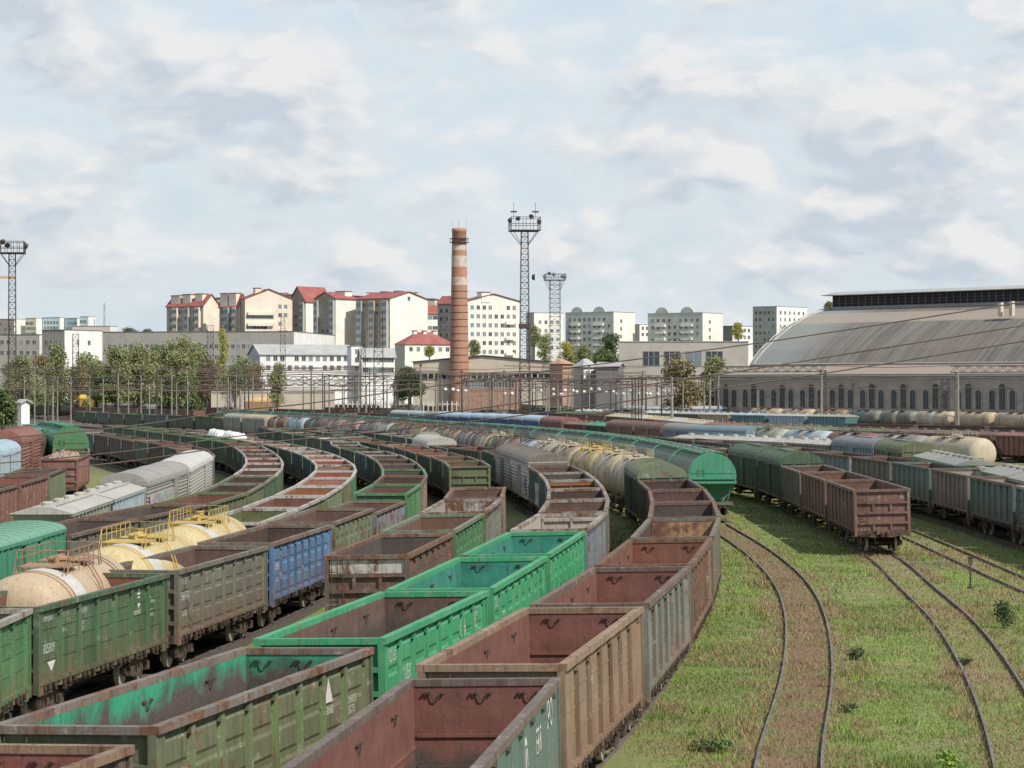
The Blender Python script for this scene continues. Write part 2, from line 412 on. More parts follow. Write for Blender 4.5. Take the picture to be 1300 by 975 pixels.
def mesh_door(eave=3.5):
    m = MB()
    for s in (-1,):
        ya, yb = sorted((s*1.5, s*1.56)); m.box(-1.0,1.0,ya,yb,1.25,eave-.14)
        ya, yb = sorted((s*1.561, s*1.59))
        for x in (-.97,-.32,.32,.97): m.box(x-.035,x+.035,ya,yb,1.25,eave-.15)
        for z in (1.6,2.4): m.box(-.95,.95,ya,yb-.01 if s>0 else yb,z-.03,z+.03)
        m.box(-1.9,1.9,ya,yb,eave-.15,eave-.08)
    return m.mesh('sliding_door', M['paint'])
def mesh_grain_body(L):
    m = MB(); h = L/2
    prof = [(-1.5,2.9),(1.5,2.9),(1.56,2.55),(1.5,2.2),(.8,1.15),(-.8,1.15),(-1.5,2.2),(-1.56,2.55)]
    m.prism(prof, 'x', -h+.75, h-.75)
    for s in (-1,1):
        x0, x1 = s*(h-.75), s*h              # end: flared gable lip then slope down to the frame
        m.add([(x1,-1.56,3.0),(x1,1.56,3.0),(x1+s*.05,1.6,2.62),(x1+s*.05,-1.6,2.62),(x0+s*.3,1.55,2.25),(x0+s*.3,-1.55,2.25),(x0-s*.5,1.2,1.3),(x0-s*.5,-1.2,1.3)],
              [(0,1,2,3),(3,2,4,5),(5,4,6,7)])
        m.add([(x1,-1.56,3.0),(x1+s*.05,-1.6,2.62),(x0+s*.3,-1.55,2.25),(x0-s*.5,-1.2,1.3),(x0-s*.6,-1.5,2.9)], [(0,1,2,3,4)])
        m.add([(x1,1.56,3.0),(x1+s*.05,1.6,2.62),(x0+s*.3,1.55,2.25),(x0-s*.5,1.2,1.3),(x0-s*.6,1.5,2.9)], [(0,1,2,3,4)])
        m.bar((x1,1.3,2.5),(x1-s*.1,1.0,1.2),.06); m.bar((x1,-1.3,2.5),(x1-s*.1,-1.0,1.2),.06)
        xa, xb = sorted((s*(h-.9), s*(h+.1))); m.box(xa,xb,-1.35,1.35,1.0,1.2)
    n = int(L/1.1)
    for i in range(n+1):
        x = -h+.9+(L-1.8)*i/n
        for s in (-1,1):
            ya, yb = sorted((s*1.56, s*1.62)); m.box(x-.05,x+.05,ya,yb,2.25,2.95)
    return m.mesh('body', M['paint'])
def mesh_grain_roof(L):
    m = MB(); h = L/2; a = arch(1.58, 2.92, 4.45, 14, 2.1)
    m.prism(a, 'x', -h+.1, h-.1)
    for i in range(1,8):
        x = -h+.05+(L-.1)*i/8; b = arch(1.6, 2.9, 4.48, 14, 2.1); k = len(b)
        m.add([(x-.03,*p) for p in b]+[(x+.03,*p) for p in b], [(j,j+1,k+j+1,k+j) for j in range(k-1)]+[tuple(range(k)),tuple(range(k,2*k))[::-1]])
    for i in range(4):
        x = -h+1.9+(L-3.8)*i/3; m.box(x-.75,x+.75,-.35,.35,4.38,4.56)
    return m.mesh('roof', M['roofp'])
def mesh_end_arch():
    m = MB(); m.prism(arch(1.63, 2.88, 4.52, 14, 2.1), 'x', -.28, .28)
    for z, w_, o in ((3.3,1.5,.03),(2.9,1.62,.14),(2.62,1.64,.2)): m.prism([(-w_,z),(w_,z),(w_-.06,z-.16),(-w_+.06,z-.16)], 'x', -.28-o, -.281)
    return m.mesh('end_arch', M['roofp'])
def mesh_walkway(L):
    m = MB()
    for y in (-.62,.62):
        m.box(-L/2+.5,L/2-.5,y-.14,y+.14,4.5,4.55)
        for i in range(10):
            x = -L/2+.7+(L-1.4)*i/9; m.bar((x,y,4.2),(x,y,4.5),.04)
    return m.mesh('roof_walkway', M['roofp'])
def mesh_cement_body(L):
    m = MB(); h = L/2
    side = [(-h,3.35),(h,3.35),(h-.5,2.2),(h-1.9,1.2),(-h+1.9,1.2),(-h+.5,2.2)]
    m.prism(side, 'y', -1.42, 1.42)
    n = 10
    for i in range(n+1):
        x = -h+.7+(L-1.4)*i/n; zb = 1.2 if abs(x) < h-1.9 else 1.2+(abs(x)-(h-1.9))*.72
        for s in (-1,1):
            ya, yb = sorted((s*1.421, s*1.56)); m.box(x-.05,x+.05,ya,yb,zb+.05,3.3)
    for s in (-1,1):
        ya, yb = sorted((s*1.421, s*1.58)); m.box(-h,h,ya,yb,3.22,3.35)
        m.bar((s*(h-.1),1.2,3.2),(s*(h-.2),1.0,1.1),.05); m.bar((s*(h-.1),-1.2,3.2),(s*(h-.2),-1.0,1.1),.05)
    return m.mesh('body', M['paint'])
def mesh_cement_roof(L):
    m = MB(); h = L/2+.05
    m.prism([(-1.6,3.352),(1.6,3.352),(1.6,3.4),(.45,3.72),(-.45,3.72),(-1.6,3.4)], 'x', -h, h)
    for i in range(4):
        x = -h+1.4+(2*h-2.8)*i/3; m.lathe([(3.72,.32),(3.86,.32),(3.92,.2)], 'z', 12, (x,0,0)); m.bar((x-.4,.3,3.8),(x+.4,.3,3.86),.03)
    m.bar((-h+.6,-.62,3.78),(h-.6,-.62,3.78),.05)
    return m.mesh('roof', M['roofp'])
TL = 10.9
def mesh_barrel():
    m = MB(); h = TL/2; r = 1.5
    prof = [(-h-.02,.25),(-h+.02,.75),(-h+.14,1.15),(-h+.36,1.42),(-h+.55,r),(h-.55,r),(h-.36,1.42),(h-.14,1.15),(h-.02,.75),(h+.02,.25)]
    m.lathe(prof, 'x', 36, (0,0,2.6)); me = m.mesh('barrel', M['paint'], True); return me
def mesh_band(x0=-.7, x1=.7):
    m = MB(); m.lathe([(x0,1.506),(x0,1.512),(x1,1.512),(x1,1.506)], 'x', 36, (0,0,2.6)); return m.mesh('painted_band', M['paint'], False)
def mesh_seams():
    m = MB(); m.box(-.5,.5,-1.25,1.25,1.05,1.35)
    for k in (-.25,.25): m.lathe([(k-.04,1.49),(k-.04,1.525),(k+.04,1.525),(k+.04,1.49)], 'x', 36, (0,0,2.6))
    return m.mesh('strap', M['paint'])
def mesh_platform():
    m = MB()
    for x0, x1 in ((-2.3,-.55),(.55,2.3)): m.box(x0,x1,-.85,.85,4.11,4.15)
    for s in (-1,1):
        for x in (-2.25,-1.5,-.7,0,.7,1.5,2.25): m.bar((x,s*.84,3.9),(x,s*.84,4.68),.024)
        for z in (4.42,4.68): m.bar((-2.25,s*.84,z),(2.25,s*.84,z),.022)
        for x in (-1,1):
            m.bar((x*2.25,s*.84,4.66),(x*2.95,s*.8,3.85),.022); m.bar((x*2.25,s*.84,4.14),(x*2.6,s*.82,3.8),.028)
            m.bar((x*2.25,-.84,4.68),(x*2.25,.84,4.68),.022)
    return m.mesh('platform', M['paint'])
def mesh_dome():
    m = MB(); m.lathe([(4.02,.36),(4.24,.36),(4.24,.42),(4.31,.4),(4.38,.15)], 'z', 16); m.lathe([(4.0,.12),(4.4,.12),(4.46,.18),(4.5,.1)], 'z', 10, (.8,.1,0)); m.lathe([(4.0,.1),(4.35,.1)], 'z', 10, (-.75,-.1,0))
    m.bar((-.5,0,4.36),(.5,.0,4.4),.04)
    return m.mesh('hatch', M['paint'], False)
def mesh_tank_ladder():
    m = MB()
    for dx in (-.22,.22):
        m.tube([(dx,-1.58,1.0),(dx,-1.58,2.8),(dx,-1.35,3.5),(dx,-.98,4.15)], .03, 5)
    for k in range(8): z = 1.1+k*.24; m.bar((-.22,-1.58,z),(.22,-1.58,z),.02)
    return m.mesh('ladder', M['paint'])
def get(key, fn, *a, **k):
    if key not in ME: ME[key] = fn(*a, **k)
    return ME[key]

def text_mesh(s, size):
    cu = bpy.data.curves.new('lettering', 'FONT'); cu.body = s; cu.size = size; cu.resolution_u = 2
    o = bpy.data.objects.new('lettering_source', cu); COLL.objects.link(o)
    dg = bpy.context.evaluated_depsgraph_get(); me = bpy.data.meshes.new_from_object(o.evaluated_get(dg))
    bpy.data.objects.remove(o); bpy.data.curves.remove(cu); me.materials.clear(); me.materials.append(M['white']); return me
def lettering(parent, s, x, z, size, squash=.75, y=-1.411):
    o = link('lettering', text_mesh(s, size), parent); o.location = (x, y, z); o.rotation_euler = (R(90),0,0); o.scale = (squash,1,1); return o

# ------------------------------------------------------------------ colours (albedo) and words for them
C = {
 'teal green': (0.105,0.181,0.159), 'tan': (.29,.19,.125), 'grey teal': (0.189,0.210,0.189), 'mottled brown': (0.225,0.153,0.121), 'olive grey': (0.151,0.147,0.118),
 'dark brown': (0.082,0.061,0.053), 'dark': (.095,.083,.078), 'maroon': (.178,.088,.075), 'red-brown': (.185,.09,.07), 'rust': (0.156,0.097,0.075), 'brown': (0.133,0.093,0.079),
 'mint green': (.032,.36,.16), 'teal': (0.045,0.243,0.189), 'olive': (0.124,0.150,0.074), 'green': (0.045,0.112,0.054), 'bright green': (0.056,0.206,0.082), 'blue': (0.090,0.216,0.450), 'blue-grey': (0.204,0.235,0.280),
 'dark teal': (.078,.142,.142), 'red': (.27,.1,.08), 'dull red': (0.242,0.103,0.088), 'pink-brown': (0.257,0.178,0.149), 'faded green': (0.155,0.202,0.126), 'pale green': (0.360,0.396,0.324), 'grey': (0.335,0.327,0.306), 'pale grey': (0.504,0.496,0.463),
 'white': (0.625,0.625,0.600), 'cream': (0.560,0.486,0.362), 'beige': (0.539,0.423,0.290), 'yellow': (0.630,0.450,0.108), 'pale yellow': (0.612,0.504,0.270), 'orange': (0.391,0.222,0.121), 'pale blue': (0.424,0.532,0.590), 'sky blue': (0.419,0.574,0.698), 'purple-brown': (0.124,0.074,0.078),
 'dark green': (.058,.125,.078), 'sea green': (0.040,0.297,0.180), 'lime green': (0.153,0.450,0.108), 'teal blue': (0.144,0.315,0.351), 'grey brown': (0.189,0.160,0.139), 'salmon': (.3,.17,.14), 'pink': (0.493,0.328,0.311),
 'rusty white': (0.397,0.375,0.339), 'coal': (0.067,0.060,0.057), 'mint dust': (0.144,0.378,0.261), 'dusty green': (0.099,0.157,0.124), 'orange rust': (.24,.12,.065), 'deep blue': (0.068,0.146,0.338), 'silver': (0.273,0.280,0.280), 'steel blue': (0.169,0.259,0.331),
}
ORD = ['first','second','third','fourth','fifth','sixth','seventh','eighth','ninth','tenth','eleventh','twelfth','thirteenth','fourteenth','fifteenth','sixteenth','seventeenth','eighteenth','nineteenth','twentieth',
 'twenty-first','twenty-second','twenty-third','twenty-fourth','twenty-fifth','twenty-sixth','twenty-seventh','twenty-eighth','twenty-ninth','thirtieth','thirty-first','thirty-second','thirty-third','thirty-fourth','thirty-fifth','thirty-sixth','thirty-seventh','thirty-eighth']
ORD += ['thirty-ninth','fortieth']+['forty-'+o for o in ORD[:9]]+['fiftieth']
def rgba(name, a): c = C[name]; return (c[0],c[1],c[2],a)
def running_gear(root, L, lod, latches=False, pivot=None, coupler=True):
    p = pivot or L/2-2.1
    link('underframe', get(('uf',round(L,1),latches), mesh_frame, L, latches), root)
    for s in (-1,1):
        b = link('bogie', get('bogie', mesh_bogie), root); b.location = (s*p,0,0)
        if lod == 0:
            for q in (-1,1):
                w = link('wheelset', get('wheelset', mesh_wheelset), b); w.location = (q*.925,0,0)
        if coupler:
            c = link('coupler', get('coupler', mesh_coupler), root); c.location = (s*(L/2+.02),0,0); c.rotation_euler = (0,0,0 if s > 0 else math.pi)
PITCH = {'gondola':13.92, 'boxcar':14.8, 'reefer':17.0, 'long_reefer':24.5, 'grain':14.0, 'cement':11.4, 'tank':12.02}
KIND = {'gondola':('open_wagon','open wagon'), 'boxcar':('covered_wagon','covered wagon'), 'reefer':('covered_wagon','ribbed van'), 'long_reefer':('covered_wagon','long ribbed van'), 'grain':('grain_wagon','grain hopper wagon'), 'cement':('hopper_wagon','flat-roofed hopper wagon'), 'tank':('tank_wagon','tank wagon')}
def make_wagon(typ, out, inn=None, rim=None, rust=.4, lod=1, coal=.45, style=None, zs=1.0, hooks=False, door=None, band=None, band_x=0, gear=None, ribbed=False, emboss=None, ribs=None):
    """inn: hold colour of an open wagon, roof colour of a covered one, end colour etc."""
    root = empty(KIND[typ][0])
    if typ == 'gondola':
        em = emboss if emboss is not None else (sum(map(ord, str(out)+str(inn)+str(rim))) % 2 == 0)
        key = ('gb', em if lod < 2 else 0, min(lod,1), ribs)
        link('body', get(key, mesh_gondola_body, bool(key[1]), 8 if not em else 9, GL, key[2], ribs), root, rgba(out, rust))
        link('top_rail', get('rim', mesh_rim), root, rgba(rim or out, min(1,rust+.15)))
        link('hold', get('holdr', mesh_hold_ribbed) if ribbed else get('hold', mesh_hold), root, rgba(inn or 'dark', coal))
        if lod < 2:
            running_gear(root, GL+.2, lod, lod == 0)
            l = link('ladder', get('ladder', mesh_ladder), root); l.location = (-GL/2-.17, 1.05, .95)
        else: link('underframe', get(('uf',GL,False), mesh_frame, GL, False), root)
        if hooks:
            for y in (-.95,0,.95) if hooks is True else (-.75,.75):
                k = link('lashing_hook', get('hook', mesh_hook), root); k.location = (GL/2-.07, y, 3.14); k.scale = (.7,.66,.66)
            for i in range(3):
                k = link('lashing_hook', get('hook', mesh_hook), root); k.location = (-GL/2+3.1+i*3.6, 1.382, 2.98); k.rotation_euler = (0,0,R(90)); k.scale = (.6,.75,.75)
    elif typ in ('boxcar','reefer','long_reefer'):
        L = {'boxcar':13.7,'reefer':16.0,'long_reefer':23.4}[typ]; rb = 'v' if typ == 'boxcar' else 'h'
        link('body', get(('bb',typ), mesh_box_body, L, rb), root, rgba(out, rust))
        link('roof', get(('br',typ,style), mesh_arch_roof, L, 3.502, 3.8 if style == 'low' else 4.28, 1.53, {'boxcar':12,'reefer':9,'long_reefer':3}[typ], style == 'hatch'), root, rgba(inn or out, rust))
        for q in (0,math.pi):
            d = link('sliding_door', get('door', mesh_door), root, rgba(door or out, min(1,rust+.05))); d.rotation_euler = (0,0,q)
            if typ == 'long_reefer': d.location = (4,0,0)
        if lod < 2: running_gear(root, L, lod)
        else: link('underframe', get(('uf',round(L,1),False), mesh_frame, L, False), root)
    elif typ == 'grain':
        link('body', get('grb', mesh_grain_body, 13.4), root, rgba(out, rust)); link('roof', get('grr', mesh_grain_roof, 13.4), root, rgba(inn or out, rust))
        link('roof_walkway', get('grw', mesh_walkway, 13.4), root, rgba(out, .1))
        for q in (0,math.pi):
            e = link('end_arch', get('earch', mesh_end_arch), root, rgba(out, .06)); e.rotation_euler = (0,0,q); e.location = (-6.5*math.cos(q),0,0)
        if lod < 2:
            running_gear(root, 13.5, lod)
            l = link('ladder', get('ladder', mesh_ladder), root); l.location = (-6.85, .8, 1.15)
    elif typ == 'cement':
        link('body', get('cmb', mesh_cement_body, 10.8), root, rgba(out, rust)); link('roof', get('cmr', mesh_cement_roof, 10.8), root, rgba(inn or out, rust))
        if lod < 2: running_gear(root, 10.8, lod)
    elif typ == 'tank':
        b = link('barrel', get('barrel', mesh_barrel), root, rgba(out, rust))
        for q in (-3.7,3.7):
            st = link('strap', get('straps', mesh_seams), root, rgba(gear or out, min(1,rust+.2))); st.location = (q,0,0)
        if band: bo = link('painted_band', get('band', mesh_band), root, rgba(band, .15)); bo.location = (band_x,0,0)
        link('platform', get('platf', mesh_platform), root, rgba(gear or out, .35)); link('hatch', get('dome', mesh_dome), root, rgba(gear or out, .5))
        for q in ((0,math.pi) if lod < 2 else (0,)):
            l = link('ladder', get('tlad', mesh_tank_ladder), root, rgba(gear or out, .35)); l.rotation_euler = (0,0,q)
        if lod < 2: running_gear(root, 11.3, lod)
    return root
WAGONS = {}
PATHS = {}
def train(tid, phrase, group, points, items, cant=0.0, start=0.0, lod_far=330, lod_near=125, path_kw={}, anchor=None, gpitch=None):
    if gpitch: items = [i if isinstance(i,(int,float)) or i[0] != 'gondola' or 'pitch' in i[2] else (i[0],i[1],dict(i[2],pitch=gpitch)) for i in items]
    P = Path(points, **path_kw) if not isinstance(points, Path) else points
    PATHS[tid] = P; s = P.lead+start; n = 0
    if anchor:
        s = P.nearest(*at(*anchor[1][:3]))[0]-.6-sum(i if isinstance(i,(int,float)) else (i[2] if len(i)>2 else {}).get('pitch', PITCH[i[0]]) for i in items[:anchor[0]])
    for it in items:
        if isinstance(it, (int,float)): s += it; continue
        typ, out = it[0], it[1]; kw = dict(it[2]) if len(it) > 2 else {}
        L = kw.pop('pitch', PITCH[typ]); extra = kw.pop('words', None); lab = kw.pop('label', None)
        a, b = P.pos(s+.16*L), P.pos(s+.84*L); c = (a+b)/2; s += L; n += 1
        if kw.pop('skip', False): continue
        d = float(c[1]); lod = kw.pop('lod', 0 if d < lod_near else 1 if d < lod_far else 2); zs = kw.pop('zs', 1.0); xs = L/PITCH[typ]
        o = make_wagon(typ, out, lod=lod, **kw)
        o.location = (c[0], c[1], zg(c[0],c[1])+.2)
        o.rotation_euler = (-cant, 0, math.atan2(b[1]-a[1], b[0]-a[0])); o.scale = (xs,1,zs)
        inn = kw.get('inn')
        w = extra or (f"{out} {KIND[typ][1]}" + ('' if not inn or inn == out else f" with {inn} {'hold' if typ=='gondola' else 'roof'}" if typ != 'tank' else '') + (f" with {kw['band']} band" if kw.get('band') else ''))
        for q in (f"{w}, {ORD[n-1]} from the near end of {phrase}", f"{w}, {ORD[n-1]} from the front of {phrase}", f"{w}, {ORD[n-1]} in {phrase}", f"{w.split(' with ')[0]}, {ORD[n-1]} in {phrase}"):
            if len(q.split()) <= 16: break
        tag(o, lab or q, 'wagon', group)
        WAGONS[(tid, n)] = o
    return P
def G(out, inn='dark', rim=None, **k): return ('gondola', out, dict(inn=inn, rim=rim, **k))
def T(out, band=None, gear=None, **k): return ('tank', out, dict(band=band, gear=gear, **k))
def B(out, roof=None, **k): return ('boxcar', out, dict(inn=roof, **k))
def H(out, roof=None, **k): return ('grain', out, dict(inn=roof, **k))
def CH(out, roof=None, **k): return ('cement', out, dict(inn=roof, **k))

# ------------------------------------------------------------------ the trains
CANT = .024
h3 = dict(hooks=True)
# the train of hoppers on the first grass track
train('T0', 'the sea-green hopper train', 'sea-green grain hoppers in one long train',
      pts_px([(905,574.5,4.75),(830,558.5,4.75),(750,548,4.75),(690,543,4.75),(600,536.5,4.75),(500,530,4.75),(400,525,4.75),(340,522,4.75),(290,520,4.75),(240,519,4.75)]),
      [H('sea green','dusty green', rust=.12 if i == 0 else .3) for i in range(26)], path_kw=dict(tail=60))
# brown train beside the grass
gr = 'wagons of the train beside the grass'
tp = 'the train beside the grass'
T1 = [G('dark','dark',skip=True), G('teal green','maroon','brown',rust=.18,coal=.12,hooks=True,emboss=False,zs=.965,words='teal-green open wagon lettered FERR XPO, maroon hold'),
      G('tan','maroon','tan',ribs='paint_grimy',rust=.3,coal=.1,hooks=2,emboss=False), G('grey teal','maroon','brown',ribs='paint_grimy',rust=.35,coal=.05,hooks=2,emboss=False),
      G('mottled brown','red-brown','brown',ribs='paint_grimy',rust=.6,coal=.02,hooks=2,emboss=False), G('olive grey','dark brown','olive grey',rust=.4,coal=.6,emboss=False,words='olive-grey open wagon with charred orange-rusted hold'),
      G('dark brown','dark','brown',rust=.5), G('brown','purple-brown','brown',rust=.4), G('dark brown','dark brown','dark brown',rust=.4),
      B('dark green','faded green',rust=.45,door='dark brown',words='rust-streaked covered wagon with faded green arched roof')]
tk = [T('beige','white','cream'),T('cream','white','pale yellow'),T('pale yellow','white','yellow'),T('cream','white','cream'),T('grey','white','cream'),T('sky blue','white','dark brown'),T('salmon','white','dark brown'),
      T('purple-brown','lime green','cream'),T('beige','white','brown'),T('purple-brown','white','brown'),T('grey','pale green','brown'),T('beige','cream','brown'),T('tan','lime green','brown'),T('tan','cream','brown'),
      T('beige','lime green','orange rust'),T('pink-brown','white','brown'),T('grey brown','lime green','orange rust'),T('pale grey','white','dark'),T('grey teal','pale green','dark'),T('pink','pale green','brown'),T('pink-brown','cream','brown'),T('purple-brown','lime green','brown'),T('sky blue','pale blue','brown'),T('tan','cream','brown')]
for i,t in enumerate(tk): t[2]['rust'] = .25+.1*(i%4)
T1 += tk + [B('pale green','cream',rust=.3),B('pale green','pale green',rust=.3),G('dark green','orange rust','orange',rust=.4,words='green-sheeted wagon with orange end bay'),
      G('green','faded green','bright green'),G('dark green','green','green'),G('dark teal','green','faded green'),G('green','green','bright green'),G('dark green','faded green','bright green'),G('dark teal','green','green'),G('green','green','faded green'),G('dark green','green','bright green')]
train('T1', tp, gr, pts_px([(345,1100,3.65),(627,844.5,3.65),(753,766,3.65),(822,715,3.65),(857,679.5,3.65),(871,656.5,3.65),(869,638,3.65),(862,622,3.65),(845,609.5,3.65),(8.65,172.5),(755,569,4.3),(700,561,4.3),(640,552.5,4.3),(590,545.5,4.3),(500,537,4.3),(430,532.5,4.3),(360,529,4.3),(300,526.5,4.3),(-60,495),(-79,530),(-97,575),(-113,622),(-134,685)]), T1, cant=CANT, anchor=(2,(627,844.5,3.65)), gpitch=14.2, path_kw=dict(lead=0,tail=40,smooth=4))
# mint green train
g2 = 'wagons of the train with the three mint-green wagons'; p2 = 'the train with mint-green wagons'
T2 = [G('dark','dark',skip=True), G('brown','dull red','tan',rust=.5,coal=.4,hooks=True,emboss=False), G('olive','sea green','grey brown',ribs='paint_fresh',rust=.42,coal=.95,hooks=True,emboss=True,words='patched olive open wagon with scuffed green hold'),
      G('mint green','brown','mint green',rust=.2,coal=.75,hooks=2,emboss=True), G('mint green','teal','mint green',rust=.16,coal=.3,hooks=2,emboss=True), G('mint green','teal','mint green',rust=.2,coal=.2,hooks=2,emboss=True),
      G('blue-grey','rusty white','rusty white',rust=.45,coal=.25,ribbed=True,pitch=12.9), G('olive grey','brown','grey',rust=.5,coal=.5,pitch=12.6), G('grey teal','dark brown','grey',rust=.5,pitch=12.6),
      G('dark green','orange rust','grey',rust=.4,coal=.1,ribbed=True,pitch=12.6), G('dark teal','dark','grey',rust=.4,pitch=12.6),G('dark teal','brown','brown',rust=.4,pitch=12.6),
      ('reefer','pale grey',dict(inn='grey brown',rust=.3)),('reefer','grey',dict(inn='grey brown',rust=.45)),
      G('dark green','brown','dark green'),G('dark brown','red-brown','brown'),G('dark green','dark brown','olive grey'),
      ('reefer','white',dict(inn='pale grey',rust=.05)),('reefer','pale grey',dict(inn='grey',rust=.1)),G('dark green','dark','grey'),G('dark teal','dark','grey'),G('dark green','brown','grey'),G('dark','dark','olive grey'),G('dark teal','dark','green'),G('dark green','dark','grey')]
train('T2', p2, g2, pts_px([(100,926,3.65),(388,820.5,3.65),(556,749.5,3.65),(645,704,3.65),(695,674.5,3.65),(722,657,3.65),(735,641,3.65),(735,627.5,3.65),(731,615,3.65),(722,605,3.65),(703,593,3.65),(631,559,4.45),(584,571,3.65,'L'),(525,563,3.65,'L'),(542,547.5,4.45),(490,542,4.45),(420,537,4.45),(350,534,4.45)]), T2, cant=CANT, anchor=(2,(100,926,3.65)), gpitch=14.2, path_kw=dict(lead=0,tail=30,smooth=4))
# train headed by the rusty end wagon
g3 = 'wagons of the train headed by the white-peeling end wagon'
train('T3', 'the short rake with the peeling white end', g3, pts_px([(465,707,3.65),(524,680,3.65),(570,655,3.65),(597,637.7,3.65),(612,623,3.65),(598,591.5,3.65),(585,583,3.65),(562,577.5,3.65),(542,573,3.65),(522,567.5,3.65),(495,563,3.65),(465,559.5,3.65),(434,549.5,3.65),(406,546.5,3.65)]),
      [G('brown','dark','grey brown',rust=.6,coal=.7,emboss=False,words='rust-eaten open wagon with peeling white end panel'),G('bright green','rust','faded green',rust=.25,coal=.1),G('grey teal','grey','grey',rust=.5,coal=.5),G('pink-brown','brown','pink-brown',rust=.5,coal=.25)], cant=CANT, path_kw=dict(lead=0,tail=30))
train('T3b', 'the olive-ended rake', 'wagons of the rake led by the olive end wagon', PATHS['T3'],
      [G('olive','rust','olive',rust=.15,coal=.05,emboss=False,words='olive open wagon showing its ladder end, rusty hold'),G('green','rust','olive',coal=.1),G('dark green','salmon','olive',coal=.02),G('dark green','red','olive grey',coal=.02),G('dark teal','red','brown',coal=.02),G('dark green','tan','grey',coal=.1),G('dark green','brown','brown'),G('dark teal','pink-brown','green',coal=.1),G('dark green','brown','grey'),G('teal','dark','teal'),G('dark green','dark','brown'),G('dark','dark','grey'),G('dark green','dark','green')],
      cant=CANT*.5, start=PATHS['T3'].nearest(*at(598,591.5,3.65))[0]-PATHS['T3'].lead)
# numbered green train
g4 = 'wagons of the train of the green wagon numbered 60253019'; p4 = 'the train of green 60253019'
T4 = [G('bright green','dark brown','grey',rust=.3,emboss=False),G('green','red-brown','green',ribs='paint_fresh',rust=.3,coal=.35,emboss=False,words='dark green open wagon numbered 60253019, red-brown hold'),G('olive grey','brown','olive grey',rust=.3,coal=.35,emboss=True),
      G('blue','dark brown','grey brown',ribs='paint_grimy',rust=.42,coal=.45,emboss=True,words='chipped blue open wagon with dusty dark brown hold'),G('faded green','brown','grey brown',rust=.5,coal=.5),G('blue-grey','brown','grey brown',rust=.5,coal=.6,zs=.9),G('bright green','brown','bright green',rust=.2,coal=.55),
      G('pink-brown','dark brown','brown',rust=.5),G('dark green','dark','bright green',rust=.3),G('dark','dark','olive grey'),G('dark brown','dark brown','olive grey'),G('dark green','dark','grey'),G('dark teal','dark','grey'),G('dark green','dark','green'),G('dark teal','dark','grey'),
      G('green','dark','pale green'),G('dark teal','grey','green'),G('dark green','white','grey',coal=.02),G('dark green','dark','green'),G('dark teal','dark','grey'),G('green','dark','bright green'),G('dark green','dark','grey'),G('dark teal','dark','green')]
train('T4', p4, g4, pts_px([(-140,850,3.65,'R'),(45,769,3.65,'R'),(224,724.6,3.65,'R'),(345.5,689,3.65,'R'),(426,662,3.65,'R'),(478.5,641,3.65,'R'),(514,627,3.65,'R'),(534,614.6,3.65,'R'),(543,600,3.65,'R'),(500,583.7,3.65),(475,574,3.65),(440,565.5,3.65),(416,559,3.65,'L'),(360,549,3.65,'L'),(308,537.5,3.65,'L')]), T4, path_kw=dict(lead=0,tail=60,smooth=5), anchor=(1,(45,769,3.65)))
# tank train on the left
g5 = 'wagons of the train with the two yellow-railed tanks'; p5 = 'the train with yellow-railed tanks'
T5 = [T('beige','white','orange',skip=True),T('beige','white','orange',rust=.15,zs=.96,pitch=12.5,band_x=-2.6,words='beige tank wagon with rusty orange platform rails'),T('pale yellow','white','yellow',rust=.03,zs=.96,pitch=12.5,band_x=-2.6,words='cream tank wagon with yellow rails and white band, nearer one'),T('pale yellow','white','yellow',rust=.03,zs=.96,pitch=12.5,band_x=-2.6,words='cream tank wagon with yellow rails and white band, farther one'),.9,
      G('faded green','olive','pale grey',rust=.4,coal=.3),G('olive','maroon','pale grey',rust=.35,coal=.1),G('faded green','orange rust','pale grey',rust=.3,coal=.05),G('olive','salmon','pale grey',rust=.3,coal=.02),G('bright green','red','pale grey',rust=.2,coal=.02),G('green','pink-brown','pale grey',coal=.1),G('dark green','red','pale grey',coal=.04),G('dark teal','salmon','pale grey',coal=.05),
      G('dark teal','pink-brown','pale grey',coal=.1),G('dark green','grey','pale grey'),G('dark teal','tan','grey',coal=.1),G('dark green','tan','pale grey',coal=.1),G('dark teal','pink','grey',coal=.05),G('dark green','faded green','grey',coal=.1),G('green','white','grey',coal=.02),G('green','salmon','grey',coal=.05),G('dark green','salmon','green',coal=.05),G('green','faded green','bright green',coal=.05),G('dark green','faded green','bright green',coal=.05),G('green','green','bright green',coal=.05)]
train('T5', p5, g5, pts_px([(-80,760,4.3),(87,701,4.3),(185,678,4.3),(255,657,4.3),(330,662,3.65,'R'),(381,644.6,3.65,'R'),(435,617,3.65,'R'),(454,597,3.65,'R'),(451,588.6,3.65,'R'),(428,577.5,3.65,'R'),(408,571.4,3.65,'R'),(388.6,567,3.65,'R'),(369,563.4,3.65,'R'),(345.5,559,3.65,'R'),(318.5,556,3.65,'R'),(285,553,3.65),(257,549.5,3.65),(214,545,3.65),(173,541,3.65)]), T5, path_kw=dict(lead=0,tail=40), anchor=(5,(330,662,3.65)))
g6 = 'wagons of the train behind the sea-green van'; p6 = 'the train behind the sea-green van'
